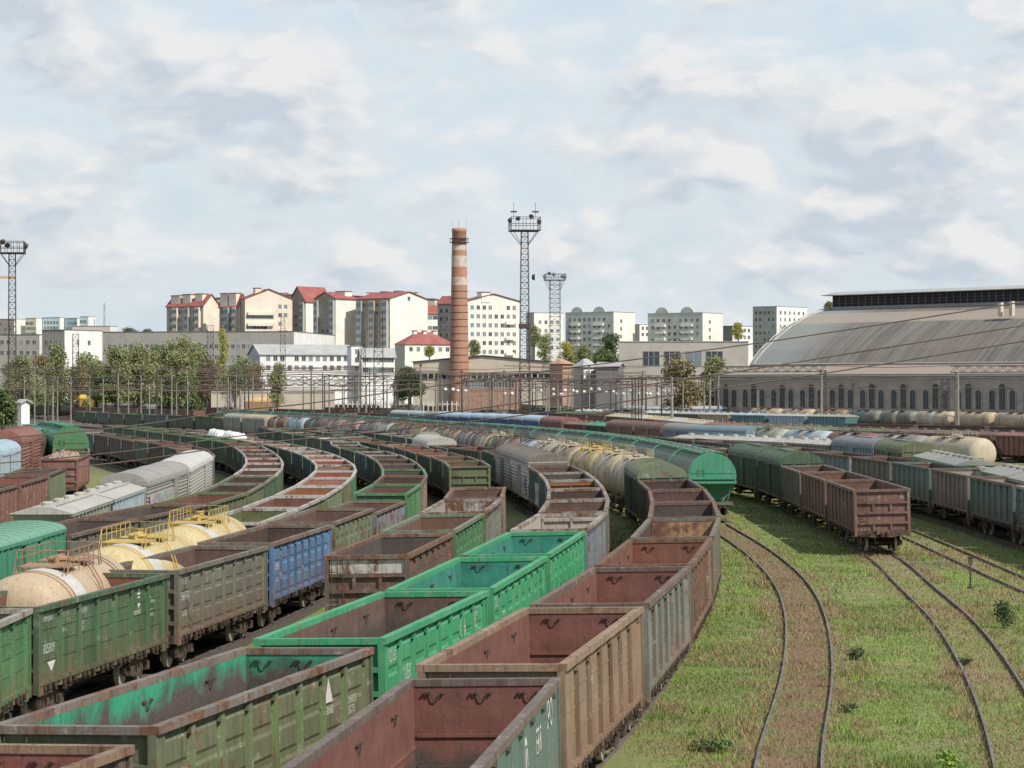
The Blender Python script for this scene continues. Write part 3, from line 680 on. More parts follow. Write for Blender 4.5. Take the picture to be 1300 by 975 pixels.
T6 = [B('sea green','sea green',skip=True),B('sea green','mint dust',rust=.12,zs=1.08,style='low'),G('olive grey','dark','brown',rust=.45,coal=.9,pitch=14.4),G('olive grey','dark','brown',rust=.45,coal=.9),G('olive','maroon','olive',rust=.35,coal=.5),G('olive','dark brown','faded green',rust=.3,coal=.6),G('green','dark brown','faded green',coal=.5),G('green','purple-brown','pale grey',coal=.2),G('dark green','purple-brown','pale grey',coal=.2),G('dark green','maroon','pale grey',coal=.1),
      G('dark green','brown','grey'),G('dark teal','dark','grey'),G('dark green','maroon','grey',coal=.1),G('dark green','dull red','green',coal=.02),G('green','dull red','bright green',coal=.02),G('dark green','faded green','bright green',coal=.02),G('green','green','bright green',coal=.1),G('dark green','faded green','green',coal=.1),G('dark teal','green','bright green'),G('green','green','faded green'),G('dark green','dark','bright green'),G('green','green','green'),G('dark green','green','faded green')]
train('T6', p6, g6, pts_px([(-90,735,3.65,'R'),(90,679,3.65,'R'),(180,656,3.65,'R'),(297,634,3.65,'R'),(328,619,3.65,'R'),(358,597.7,3.65,'R'),(360,585,3.65,'R'),(347,573,3.65,'R'),(322,561.5,3.65,'R'),(300,558,3.65,'R'),(257,554,3.65),(214,549,3.65),(173,543.5,3.65),(130,537.5,3.65),(91,534.5,3.65)]), T6, path_kw=dict(lead=0,tail=20), anchor=(2,(90,679,3.65)))
g7 = 'wagons of the train of long grey vans'; p7 = 'the train of long grey vans'
train('T7', p7, g7, pts_px([(-23.2,100),(-23.6,124),(-24,141),(-24.6,158),(-25.1,184),(-27.8,220),(-31,241),(-36,260),(-50,312),(-66,360),(-80,400)]),
      [24.2,CH('pale green','pale grey',rust=.3,pitch=15.5,words='dusty pale-green hopper wagon with flat grey roof'),('cement','pale blue',dict(inn='pale grey',rust=.12,pitch=16,words='pale blue hopper wagon with white roof and red edge line')),('long_reefer','grey',dict(inn='grey',rust=.15,words='long grey ribbed van with sprayed graffiti')),('long_reefer','pale grey',dict(inn='white',rust=.08,pitch=31,words='long grey ribbed van with white roof and green end')),
       G('dark teal','dark','grey'),G('dark green','brown','brown'),G('dark teal','pink-brown','brown',coal=.1),G('dark brown','maroon','brown',coal=.1),G('dark teal','brown','pink-brown'),G('dark brown','pink-brown','brown'),G('dark','dark','brown'),G('dark brown','brown','brown'),G('dark teal','dark','grey')], path_kw=dict(lead=0,tail=20))
train('T8', 'the dull red wagon row', 'wagons of the dull red row', pts_px([(-31.5,125),(-31.8,140),(-32.2,152),(-32.6,165),(-34,180),(-35.6,193),(-37.6,214),(-44,240),(-50,259),(-65,300)]),
      [16,G('dull red','brown','brown',rust=.4),G('dull red','dull red','brown',rust=.45),G('faded green','brown','brown',rust=.35),12,G('dull red','brown','dull red',rust=.3,words='red open wagon heaped with pale scrap'),G('pink-brown','brown','bright green',rust=.4),H('bright green','sea green',rust=.08,zs=1.14),H('dark green','sea green',rust=.15,zs=1.14),H('sea green','sea green',rust=.2,zs=1.1),B('pink','dull red',rust=.1,words='pink covered wagon with red roof')], path_kw=dict(lead=0,tail=30))
train('T10', 'the leftmost row of vans', 'vans in the leftmost row', pts_px([(-37.5,165),(-39.1,184),(-41,202),(-44,226),(-48,250),(-55,280)]),
      [17,('boxcar','pale blue',dict(inn='sky blue',rust=.1,zs=1.08)),('reefer','red',dict(inn='red',rust=.12,pitch=23,zs=1.2)),B('dark brown','dark brown',rust=.4),H('teal blue','pale green',rust=.2),H('sea green','sea green',rust=.15)], path_kw=dict(lead=0,tail=30))
train('M0', 'the far grey van row', 'far grey vans', pts_px([(-100,690),(-122,735),(-150,800),(-170,850)]), [('reefer','silver',dict(inn='silver',rust=.1)) for i in range(5)], path_kw=dict(lead=0,tail=20))
# right of the grass
train('R1', 'the maroon wagons on the grass', 'wagons of the rake ending on the grass', pts_px([(1123,621.5,3.65),(1086,609.7,3.65),(1047,598.8,3.65),(20.6,176),(20.2,195),(18.5,212),(15,235),(9,262),(1,292)]),
      [G('maroon','rust','brown',rust=.42,coal=.12,emboss=False,words='maroon open wagon showing its red ladder end'),G('maroon','rust','brown',rust=.42,coal=.12,emboss=False),G('olive grey','brown','grey brown',rust=.45,pitch=13.2),('boxcar','dark green',dict(inn='green',rust=.2,style='hatch')),('boxcar','dark green',dict(inn='green',rust=.25,style='hatch')),G('dark','dark','brown'),G('dark teal','dark','grey'),G('dark','dark','grey'),G('dark','dark','brown')], cant=CANT, lod_near=150, path_kw=dict(lead=0,tail=30))
train('R2', 'the dark slate row on the right', 'dark slate wagons right of the grass', pts_px([(29.6,112),(29.7,126),(1282,614.5,3.65,'L'),(1228.6,604.6,3.65,'L'),(1177.5,593.5,3.65,'L'),(1127,586,3.65,'L'),(1079,579,3.65,'L'),(1035,574.5,3.65,'L'),(990,569.5,3.65,'L'),(950,565.3,3.65,'L'),(912,562,3.65,'L')]),
      [G('dark teal','brown','grey',rust=.3,coal=.5),G('dark teal','grey','grey',rust=.3,coal=.5),G('dark teal','grey','brown',rust=.3,coal=.4),G('grey brown','grey','brown',rust=.35,coal=.5),G('teal green','brown','dark teal',rust=.25),G('grey brown','brown','brown',rust=.4),G('blue-grey','brown','brown',rust=.3),G('blue-grey','brown','grey brown'),G('dark','brown','grey brown'),G('dark teal','brown','grey brown'),G('dark','brown','brown')], lod_near=150, path_kw=dict(lead=0,tail=40))
train('R3', 'the row of green-ended hoppers', 'hoppers and vans behind the slate row', pts_px([(31.6,140),(32.2,155),(32.8,167),(33.4,190),(33.8,205),(33.6,222),(32.3,232),(30,241),(25,255),(19,265),(12,275),(4,287)]),
      [2,CH('grey','grey',rust=.3),CH('bright green','grey',rust=.15,words='bright green hopper wagon with grey roof hatches'),CH('dull red','grey',rust=.3,zs=.86,words='low red-ended hopper wagon with grey roof'),CH('lime green','silver',rust=.08,words='lime green hopper wagon with bright end'),CH('lime green','grey',rust=.1),6,B('olive','olive',rust=.2,style='hatch'),B('steel blue','blue-grey',rust=.25,style='hatch'),CH('grey','pale grey'),CH('pale grey','pale grey'),CH('grey','pale grey'),G('dark','brown','grey')], path_kw=dict(lead=0,tail=20))
train('R4', 'the cream tank row on the right', 'tank wagons behind the green hoppers', pts_px([(44.3,231),(41,240),(38.8,249.5),(35.4,262),(32.7,272),(30.2,280)]),
      [T('cream',None,'cream',rust=.1),T('silver','white','brown',rust=.15),T('red','pale grey','dark',rust=.1),T('pale blue','white','grey',rust=.15),T('pale green',None,'grey')], path_kw=dict(lead=0,tail=25))
train('Q1', 'the blue van train', 'vans of the blue train', pts_px([(29.1,284),(930,544,4.3),(890,541,4.3),(830,537,4.3),(760,533,4.3),(700,530,4.3),(623,526.3,4.3),(540,523,4.3),(470,520.5,4.3)]),
      [('boxcar','sky blue',dict(inn='steel blue',rust=.1)),('boxcar','steel blue',dict(inn='silver',rust=.1)),B('dull red','red-brown',rust=.2),B('dull red','red-brown',rust=.2),CH('dark green','sea green'),CH('dull red','dull red'),B('dull red','dull red',rust=.1)]+[B('deep blue','sky blue',rust=.05) for i in range(8)]+[B('steel blue','silver',rust=.1),B('teal blue','pale blue',rust=.1),B('teal blue','pale grey',rust=.1),G('dull red','dark','dull red'),G('red','dark','dull red'),G('dull red','dark','brown')], path_kw=dict(lead=0,tail=60))
train('R6', 'the dull red hopper row', 'red and brown hoppers right of the blue train', pts_px([(74,252),(60,270),(54,285),(44,305),(36.5,320),(29,336)]),
      [CH('dull red','brown',rust=.4),CH('dark green','grey',rust=.3),CH('dull red','dull red',rust=.4),CH('salmon','brown',rust=.5),CH('dull red','brown',rust=.4),CH('olive','olive',rust=.3),CH('olive','faded green',rust=.3),CH('olive','olive',rust=.3)], path_kw=dict(lead=0,tail=20))
train('Q2', 'the cream hopper row', 'cream hoppers behind the blue train', pts_px([(40,325),(33,340),(28.5,358),(26.8,384),(20.7,434),(13.4,470),(2,510),(-12,545)]),
      [CH('dull red','red',rust=.2),CH('dull red','dull red',rust=.3),CH('dull red','dull red',rust=.3),CH('cream','cream',rust=.2),CH('pale grey','cream',rust=.2),CH('pale green','white',rust=.2),CH('cream','cream',rust=.2),CH('tan','pale yellow',rust=.3),CH('cream','white',rust=.2),CH('grey','cream',rust=.2),CH('tan','cream',rust=.2),G('dull red','dark','dull red'),G('dull red','dark','brown'),G('dark','dark','brown'),G('deep blue','dark','brown'),G('dull red','dark','dull red')], path_kw=dict(lead=0,tail=20))
train('R8', 'the pale hopper row before the shed', 'pale hoppers before the shed', pts_px([(60,436),(54,446),(41,466),(32,488),(20,515)]),
      [CH('teal blue','pale green',rust=.1),CH('sky blue','pale grey',rust=.1),CH('teal blue','pale blue'),CH('cream','pale grey',rust=.1),CH('grey teal','pale grey'),CH('pale grey','white'),CH('grey','white'),CH('pale grey','pale grey'),CH('grey','white')], path_kw=dict(lead=0,tail=20))
train('R9', 'the tank row along the shed', 'tank wagons along the shed', pts_px([(92,432),(82,452),(72,473),(62,495),(54,511)]),
      [T('beige','cream','brown'),T('beige','cream','brown'),T('cream','white','brown'),T('grey teal','cream','dark'),T('grey teal','teal','dark'),T('tan','orange','brown'),T('beige','cream','brown'),T('beige',None,'brown')], path_kw=dict(lead=0,tail=10))
train('R7', 'the flat dark row before the shed tanks', 'dark wagons before the shed tanks', pts_px([(88,300),(78,316),(62,340),(46,364),(34,384)]),
      [G('dark brown','dark','dull red'),G('dull red','dark','brown'),G('dark','dark','brown'),G('dark brown','dark','brown'),G('dull red','dark','brown')], path_kw=dict(lead=0,tail=10))
# rows far across the yard
rr = random.Random(11)
FARP = [G('dark','dark','dark brown'),G('dark brown','dark','brown'),G('dark teal','dark','grey'),G('dull red','dark','dull red'),G('maroon','dark','maroon'),G('dark green','dark','green'),G('dark','dark','grey'),CH('dark green','green'),T('dark','dark','dark')]
for k in range(5):
    b = 500+62*k
    its = []
    for i in range(31):
        if rr.random() < .14: its.append(14*rr.choice((1,2)))
        q = rr.choice(FARP); its.append((q[0], q[1], dict(q[2])))
    train('F%d' % k, ['the nearest of the far rows','the second far row','the middle far row','the fourth far row','the farthest row'][k], 'dark wagons in the far rows', pts_px([(26-6*k,b-25),(-4,b+5),(-48,b+62),(-110,b+175),(-190,b+330)]), its, path_kw=dict(lead=0,tail=20))

# ------------------------------------------------------------------ things on and in wagons
def decal(parent, x0, x1, z0, z1, y=-1.57, mat='graffiti', col='grey'):
    m = MB(); m.add([(x0,y,z0),(x1,y,z0),(x1,y,z1),(x0,y,z1)], [(0,1,2,3)]); return link('graffiti', m.mesh('graffiti', M[mat]), parent, rgba(col,1))
w = WAGONS[('T1',2)]                      # FERR XPO wagon
bay = (GL-.5)/7
def bx(i): return -GL/2+.25+bay*i+.2
lettering(w,'ХРО',bx(6)+.08,2.58,.78,.8,-1.43); lettering(w,'FERR',bx(5)+.12,2.32,.78,.62,-1.43)
lettering(w,'1 2',bx(2)+.3,2.3,.3); lettering(w,'215',bx(3)+.25,2.5,.3); lettering(w,'ГРУЗ',bx(3)+.25,2.1,.24)
m = MB(); N = 24
for r0, r1, x_ in ((.36,.47,0),):
    vs = [(x_+.62*r*math.cos(2*math.pi*j/N), -1.411, 2.3+1.35*r*math.sin(2*math.pi*j/N)) for r in (r0,r1) for j in range(N)]
    m.add(vs, [(j,(j+1)%N,N+(j+1)%N,N+j) for j in range(N)])
m.box(-.05,.05,-1.414,-1.408,1.85,2.75)
o = link('painted_emblem', m.mesh('painted_emblem', M['white']), w); o.location = (bx(4)+.62,0,0)
w = WAGONS[('T4',2)]
lettering(w,'60253019',bx(0)+.1,2.02,.42,.62); lettering(w,'УКРЗАЛ',bx(0)+.12,2.95,.3,.75); lettering(w,'12-9933',bx(2)+.1,2.9,.22); lettering(w,'70,5Т\n22,5Т',bx(2)+.1,2.55,.16); lettering(w,'КР  24',bx(1)+.1,2.5,.16)
lettering(w,'metinvest',bx(5)+.05,2.35,.3,.7); lettering(w,'Metro',bx(6)+.1,2.6,.34,.7); lettering(w,'ВАГОН\nАРЕНДА',bx(6)+.15,2.3,.14)
m = MB()
for j, (a, b) in enumerate(((.12,.3),(.05,.36),(.1,.32))): m.box(a,b,-1.414,-1.408,3.1-.12*j,3.16-.12*j)
m.prism([(.05,2.7),(.37,2.7),(.21,2.5)], 'y', -1.414, -1.408); o = link('painted_emblem', m.mesh('painted_emblem', M['white']), w); o.location = (bx(5)+.45,0,0)
m = MB(); m.prism([(0,1.75),(.7,1.75),(.35,1.45)], 'y', -1.414, -1.408); o = link('painted_triangle', m.mesh('painted_triangle', M['white']), w); o.location = (bx(0)+.5,0,0)
w = WAGONS[('T4',3)]; lettering(w,'5647451',bx(0)+.1,2.35,.42,.62,-1.445); lettering(w,'УЗ 2105',bx(0)+.1,2.9,.22,.8,-1.445); lettering(w,'12-753',bx(0)+.15,1.8,.26,.8,-1.445)
w = WAGONS[('T4',4)]; lettering(w,'5278651',bx(0)+.1,2.3,.42,.62,-1.445); lettering(w,'3',bx(0)+.4,1.8,.34,.8,-1.445)
w = WAGONS[('T2',3)]; lettering(w,'Украина',bx(5)+.1,2.35,.3,.7,-1.445); lettering(w,'ул.ЗАВОД\nСОБСТВ.',bx(6)+.05,2.4,.22,.75,-1.445)
m = MB(); m.prism([(0,2.6),(.55,2.6),(.28,3.1)], 'y', -1.452, -1.445); o = link('painted_triangle', m.mesh('painted_triangle', M['white']), w, ); o.location = (bx(5)+.35,0,0)
w = WAGONS[('T2',4)]; lettering(w,'РХД/UED',bx(0)+.05,2.8,.36,.6,-1.445); lettering(w,'НОВОЕ\n2023',bx(0)+.2,2.0,.26,.8,-1.445); lettering(w,'ЦБК',bx(1)+.1,2.2,.5,.7,-1.445); lettering(w,'ОЛЬ',bx(5),2.5,.62,.6,-1.445); lettering(w,'ШС',bx(6),2.55,.62,.7,-1.445)
w = WAGONS[('T2',5)]; lettering(w,'РХД/UED',bx(0)+.05,2.8,.36,.6,-1.445); lettering(w,'ТГС',bx(1)+.1,2.2,.5,.7,-1.445); lettering(w,'ОЛЬ',bx(5),2.5,.6,.6,-1.445); lettering(w,'С',bx(6)+.2,2.5,.62,.7,-1.445)
w = WAGONS[('T2',6)]; lettering(w,'РХД',bx(0)+.1,2.7,.4,.7,-1.445); lettering(w,'ОЛЬ',bx(5),2.5,.6,.6,-1.445)
w = WAGONS[('T1',3)]; lettering(w,'5643',bx(2)+.1,2.5,.4,.7); lettering(w,'УЗ',bx(0)+.15,2.3,.4)
# the peeling white panel on the short rake's end
w = WAGONS[('T3',1)]; m = MB(); m.box(-GL/2-.016,-GL/2-.004,-1.33,1.33,2.79,3.28)
link('end_panel', m.mesh('end_panel', M['paint']), w, rgba('white', .52))
m = MB(); m.box(GL/2-.085,GL/2-.07,-1.36,1.36,2.35,3.28); ME['lining'] = m.mesh('end_lining', M['paint'])
link('end_lining', ME['lining'], WAGONS[('T1',6)], (.42,.25,.13,.66)); link('end_lining', ME['lining'], WAGONS[('T3',3)], (.55,.53,.5,.68))
WV = [o for k, o in WAGONS.items() if k[0] == 'T7']
decal(WAGONS[('T7',3)], -10.5, 3.0, 1.35, 2.75, -1.535, col='grey')
decal(WAGONS[('T2',12)], -6.0, -2.2, 1.3, 3.0, -1.535, col='grey')
for k in (12,13):
    m = MB(); m.add([(-6.3,1.54,1.2),(-2.0,1.54,1.2),(-2.0,1.54,2.7),(-6.3,1.54,2.7)], [(0,1,2,3)]); link('graffiti', m.mesh('graffiti', M['graffiti']), WAGONS[('T2',k)], rgba('grey brown',1))
M['scrap'] = mat_var('pale_scrap', (.42,.33,.25), (.16,.11,.09), 5)
M['powder'] = mat_var('white_powder', (.72,.72,.71), (.6,.6,.6), 2)
def heap(name, label, cat, wagon, mat, top, lump, jag=0.0):
    m = MB(); nx, ny = 40, 12; r = random.Random(5)
    vs = []
    for i in range(nx+1):
        for j in range(ny+1):
            u, v = i/nx, j/ny; e = min(1, 6*min(u,1-u), 4*min(v,1-v)+.15)
            vs.append(((u-.5)*12.4, (v-.5)*2.76, 2.3+(top-2.3)*e*(.8+.2*math.sin(u*lump*6.28)*math.cos(v*5)+.12*r.random())+jag*r.random()*e))
    m.add(vs, [(i*(ny+1)+j,(i+1)*(ny+1)+j,(i+1)*(ny+1)+j+1,i*(ny+1)+j+1) for i in range(nx) for j in range(ny)])
    o = link(name, m.mesh(name, M[mat], jag == 0)); o.location = wagon.location; o.rotation_euler = wagon.rotation_euler
    return tag(o, label, cat)
heap('scrap_heap', 'heap of pale scrap filling the red open wagon', 'scrap', WAGONS[('T8',4)], 'scrap', 3.6, 4, .3)
for n, lab in ((18,'white powdery load mounded in the nearer far wagon of the yellow-railed train'),(19,'white powdery load mounded in the farther wagon of the yellow-railed train')):
    heap('white_load', lab, 'load', WAGONS[('T5',n)], 'powder', 4.1, 5)

# ------------------------------------------------------------------ the ground, tracks and grass
PATHS['E1'] = Path(pts_px([(23.0,60),(23.4,85),(23.6,113),(24.4,145),(24.6,165),(23.6,190),(21.5,210),(18,232)]), lead=30, tail=20)
PATHS['T0g'] = Path(pts_px([(5.2,45),(6.5,59.3),(8.7,73.6),(10.1,84.3),(11.2,93.9),(12.2,104),(13.2,119),(13.6,136),(13.6,148),(13.35,166)]), smooth=6, lead=25)
PATHS['R1g'] = Path(pts_px([(9.8,45),(12.4,59.3),(14.8,75.5),(17.3,97),(18.5,114.4),(19.8,130),(20.2,146)]), smooth=6, lead=25)
def mat_ground():
    m = NT('yard_ground'); g = m.n('ShaderNodeNewGeometry'); v = g.outputs['Position']
    sep = m.n('ShaderNodeSeparateXYZ'); m.l(v, sep.inputs[0])
    n1 = m.noise(v, .11, 6, .6); n2 = m.noise(v, .9, 5, .6); n3 = m.noise(v, 6, 4, .6)
    grass = m.mix(m.remap(n3, .3, .7), (.13,.18,.05), (.2,.255,.075)); dry = m.mix(m.remap(n3, .3, .7), (.2,.15,.09), (.32,.25,.155))
    green = m.mix(m.remap(m.math('ADD', m.math('MULTIPLY', n1, .6), m.math('MULTIPLY', n2, .4)), .44, .62), grass, dry)
    dirt = m.mix(m.remap(n3, .3, .7), (.075,.062,.052), (.15,.125,.105))
    c = m.mix(m.math('MAXIMUM', m.remap(sep.outputs['Y'], 250, 340), m.remap(n1, .6, .7)), green, dirt)
    city = m.mix(m.remap(n1, .4, .6), (.07,.1,.04), (.16,.15,.1))
    c = m.mix(m.remap(sep.outputs['Y'], 840, 900), c, city)
    m.bump(n3, .4, .05)
    return m.out(c, .95)
def axis(segs):
    out = []
    for a, b, st in segs: out += list(np.arange(a, b, st))
    return out+[segs[-1][1]]
gx = axis([(-6000,-1000,1000),(-1000,-200,100),(-200,-70,10),(-70,70,2),(70,200,10),(200,1000,100),(1000,6000,1000)])
gy = axis([(-400,0,40),(0,440,4),(440,1000,28),(1000,9000,800)])
m = MB(); m.add([(x,y,zg(x,y)) for x in gx for y in gy], [(i*len(gy)+j,(i+1)*len(gy)+j,(i+1)*len(gy)+j+1,i*len(gy)+j+1) for i in range(len(gx)-1) for j in range(len(gy)-1)])
tag(link('ground', m.mesh('ground', mat_ground(), True)), kind='structure')
M['ballast'] = mat_var('track_ballast', (.06,.05,.043), (.15,.125,.105), 9, lo=.3, hi=.7)
def mat_drybed():
    m = NT('dry_track_bed'); g = m.n('ShaderNodeNewGeometry'); v = g.outputs['Position']
    c = m.mix(m.remap(m.noise(v, 5, 5, .65), .3, .7), (.13,.085,.055), (.25,.175,.11))
    c = m.mix(m.remap(m.noise(v, .55, 5, .6), .46, .6, 0., .8), c, (.14,.165,.055)); return m.out(c, .95)
M['drybed'] = mat_drybed()
def strip(m, P, off0, off1, z, t0=0, t1=None, step=2.0, side=None):
    t1 = P.len if t1 is None else t1; n = max(2, int((t1-t0)/step)); vs = []
    for i in range(n+1):
        t = t0+(t1-t0)*i/n; p = P.pos(t); q = P.pos(t+.5)-P.pos(t-.5); q = q/np.linalg.norm(q); nr = np.array([-q[1], q[0]])
        a = p+nr*off0; b = p+nr*off1; g0 = zg(*p)
        vs += [(a[0],a[1],z+zg(a[0],a[1]) if side is None else g0+z), (b[0],b[1],z+zg(b[0],b[1]) if side is None else g0+z)]
    m.add(vs, [(2*i,2*i+1,2*i+3,2*i+2) for i in range(n)])
def rail_mesh(P, off, t0, t1, step=1.5):
    prof = [(-.075,.0),(.075,.0),(.075,.015),(.012,.04),(.012,.13),(.037,.145),(.037,.18),(-.037,.18),(-.037,.145),(-.012,.13),(-.012,.04),(-.075,.015)]
    n = max(2, int((t1-t0)/step)); k = len(prof); m = MB(); vs = []
    for i in range(n+1):
        t = t0+(t1-t0)*i/n; p = P.pos(t); q = P.pos(t+.5)-P.pos(t-.5); q = q/np.linalg.norm(q); nr = np.array([-q[1], q[0]]); g0 = zg(*p)-.05
        vs += [(p[0]+nr[0]*(off+a), p[1]+nr[1]*(off+a), g0+b) for a, b in prof]
    m.add(vs, [(i*k+j, i*k+(j+1)%k, (i+1)*k+(j+1)%k, (i+1)*k+j) for i in range(n) for j in range(k)])
    return m.mesh('rail', M['rail'])
for tid, bed, tmax, sl in (('T0g','drybed',None,False),('R1g',None,None,False),('E1',None,None,False),('R1',None,60,False),('T1',None,140,False),('T2','ballast',150,False),('T3','ballast',150,False),('T4','ballast',150,False),('T5','ballast',None,False),('T6','ballast',None,False),('T7','ballast',230,True),('T8','ballast',None,False),('R2','ballast',None,False),('R3','ballast',None,False),('T0','ballast',120,False),('Q1','ballast',None,False),('Q2','ballast',None,False)):
    P = PATHS[tid]; t1 = tmax or P.len
    tr = tag(empty('railway_track'), kind='structure')
    if bed:
        m = MB(); w_ = .66 if bed == 'drybed' else 1.5; strip(m, P, -w_, w_, .012, 0, t1); link('track_bed', m.mesh('track_bed', M[bed]), tr)
    for s in (-1,1): link('rail', rail_mesh(P, s*.795, 0, t1), tr)
    if sl:
        m = MB(); t = 0
        while t < t1:
            p = P.pos(t); q = P.pos(t+.5)-P.pos(t-.5); q = q/np.linalg.norm(q); nr = np.array([-q[1],q[0]]); z = zg(*p)
            c = [p+nr*a+q*b for a, b in ((-1.35,-.12),(1.35,-.12),(1.35,.12),(-1.35,.12))]
            m.add([(x,y,z-.1) for x,y in c]+[(x,y,z+.03) for x,y in c], [(4,5,6,7),(0,1,5,4),(1,2,6,5),(2,3,7,6),(3,0,4,7)]); t += .6
        link('sleepers', m.mesh('sleepers', M['sleeper']), tr)

# grass blades: value noise for patches, straw near the rails
def vnoise(x, y, s, seed):
    r = np.random.default_rng(seed); g = r.random((256,256)); u, v = x/s, y/s
    i, j = np.floor(u).astype(int), np.floor(v).astype(int); f, h = u-i, v-j; f = f*f*(3-2*f); h = h*h*(3-2*h)
    a = lambda p, q: g[p % 256, q % 256]
    return (a(i,j)*(1-f)+a(i+1,j)*f)*(1-h)+(a(i,j+1)*(1-f)+a(i+1,j+1)*f)*h
def dist_to(P, x, y, t1=None):
    A = P.A[::1] if t1 is None else P.A[:int(t1)]
    best = np.full(len(x), 1e9)
    for k in range(0, len(A)-1):
        a, b = A[k], A[k+1]; ab = b-a; t = np.clip(((x-a[0])*ab[0]+(y-a[1])*ab[1])/(ab@ab), 0, 1)
        best = np.minimum(best, (x-a[0]-t*ab[0])**2+(y-a[1]-t*ab[1])**2)
    return np.sqrt(best)
def mat_grass(name):
    m = NT(name); a = m.n('ShaderNodeAttribute', attribute_name='tint'); m.out(a.outputs['Color'], .7)
    m.b.inputs['Subsurface Weight'].default_value = 0; return m.mat
M['grass'] = mat_grass('grass_blades')
X, Y = [], []
for d0, d1, dens in ((44,57,60),(57,80,200),(80,105,120),(105,140,62),(140,215,24)):
    n = int((d1-d0)*46*dens); X.append(RNG.uniform(-6,40,n)); Y.append(RNG.uniform(d0,d1,n))
X = np.concatenate(X); Y = np.concatenate(Y)
px = CX+F*X/Y; k = (px > 640) & (px < 1420); X, Y = X[k], Y[k]
dT1 = dist_to(PATHS['T1'], X, Y, 260); d0 = dist_to(PATHS['T0g'], X, Y); d1 = dist_to(PATHS['R1g'], X, Y); d2 = dist_to(PATHS['E1'], X, Y)
k = (dT1 > .5) & ~((Y > 165) & (X < 12)); X, Y, d0, d1, d2, dT1 = X[k], Y[k], d0[k], d1[k], d2[k], dT1[k]
dm = np.minimum(np.minimum(d0, d1), d2)
p1 = vnoise(X, Y, 2.2, 1)*.45+vnoise(X, Y, .8, 2)*.3+vnoise(X, Y, 7, 3)*.35
tr_ = vnoise(X, Y, 1.4, 21); dry = np.clip((1.9-dm+1.1*(tr_-.5))/.9, 0, 1)*np.where(dm < 1.0, np.clip(1.75-1.2*vnoise(X,Y,2.6,22), .5, 1), np.clip(1.6-1.35*vnoise(X,Y,1.7,23), .25, .95)); dry = np.maximum(dry, np.clip((p1-.6)*4.5, 0, .75)); dry = np.maximum(dry, np.clip((1.0-np.abs(dT1-3.6))*1.6, 0, 1)*np.clip((vnoise(X,Y,4,8)-.3)*3,0,1)*.8)
onrail = (np.abs(dm-.795) < .045)
keep = ~onrail & (RNG.random(len(X)) < np.where(dm < 1.0, .9, 1.0)*np.clip(.35+p1*1.2, 0, 1))
X, Y, dry, dm, p1 = X[keep], Y[keep], dry[keep], dm[keep], p1[keep]
isdry = RNG.random(len(X)) < dry
def blades(name, X, Y, h, w, col):
    n = len(X); ang = RNG.uniform(0, 2*np.pi, n); lean = RNG.normal(0, .45, (n,2))*h[:,None]
    Z = np.array([zg(x,y) for x,y in zip(X,Y)]) if n < 1 else -0.75*np.clip((6-X)/22,0,1)**2*(3-2*np.clip((6-X)/22,0,1))
    v = np.zeros((n,3,3)); dx, dy = np.cos(ang)*w, np.sin(ang)*w
    v[:,0] = np.stack([X-dx,Y-dy,Z],1); v[:,1] = np.stack([X+dx,Y+dy,Z],1); v[:,2] = np.stack([X+lean[:,0],Y+lean[:,1],Z+h],1)
    me = bpy.data.meshes.new(name); me.vertices.add(3*n); me.vertices.foreach_set('co', v.ravel().astype(np.float32))
    me.loops.add(3*n); me.loops.foreach_set('vertex_index', np.arange(3*n,dtype=np.int32)); me.polygons.add(n)
    me.polygons.foreach_set('loop_start', np.arange(0,3*n,3,dtype=np.int32)); me.polygons.foreach_set('loop_total', np.full(n,3,np.int32))
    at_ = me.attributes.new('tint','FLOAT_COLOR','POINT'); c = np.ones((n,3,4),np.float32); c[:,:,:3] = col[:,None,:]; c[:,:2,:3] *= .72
    at_.data.foreach_set('color', c.ravel()); me.materials.append(M['grass']); me.update(); me.validate()
    return me
def shades(n, cols, jitter=.13):
    cols = np.array(cols); i = RNG.integers(0, len(cols), n); return cols[i]*(1+RNG.normal(0, jitter, (n,1))).clip(.4,1.8)
q = ~isdry; n = int(q.sum()); gtint = shades(n, [(.165,.24,.05),(.225,.3,.075),(.12,.19,.042),(.3,.33,.12),(.185,.25,.065),(.25,.34,.08)]); gtint *= np.array([[.97,1.06,.95]]); gtint *= (.6+.55*vnoise(X[q],Y[q],1.6,5)+.4*vnoise(X[q],Y[q],4.5,6))[:,None]
far = np.clip(Y/75, 1, 2.6)
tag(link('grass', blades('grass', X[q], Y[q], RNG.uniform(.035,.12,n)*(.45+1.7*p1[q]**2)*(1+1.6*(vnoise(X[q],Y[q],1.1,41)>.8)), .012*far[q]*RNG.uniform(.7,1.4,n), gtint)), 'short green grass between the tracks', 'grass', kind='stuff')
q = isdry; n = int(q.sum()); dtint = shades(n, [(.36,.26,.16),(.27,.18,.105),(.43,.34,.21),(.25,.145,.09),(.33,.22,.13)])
tag(link('dry_grass', blades('dry_grass', X[q], Y[q], RNG.uniform(.04,.16,n)*np.where(dm[q]<.8,.75,1.1)*(1+1.3*(vnoise(X[q],Y[q],.9,42)>.78)), .011*far[q]*RNG.uniform(.7,1.4,n), dtint)), 'straw coloured dry grass along and between the rails', 'dry grass', kind='stuff')

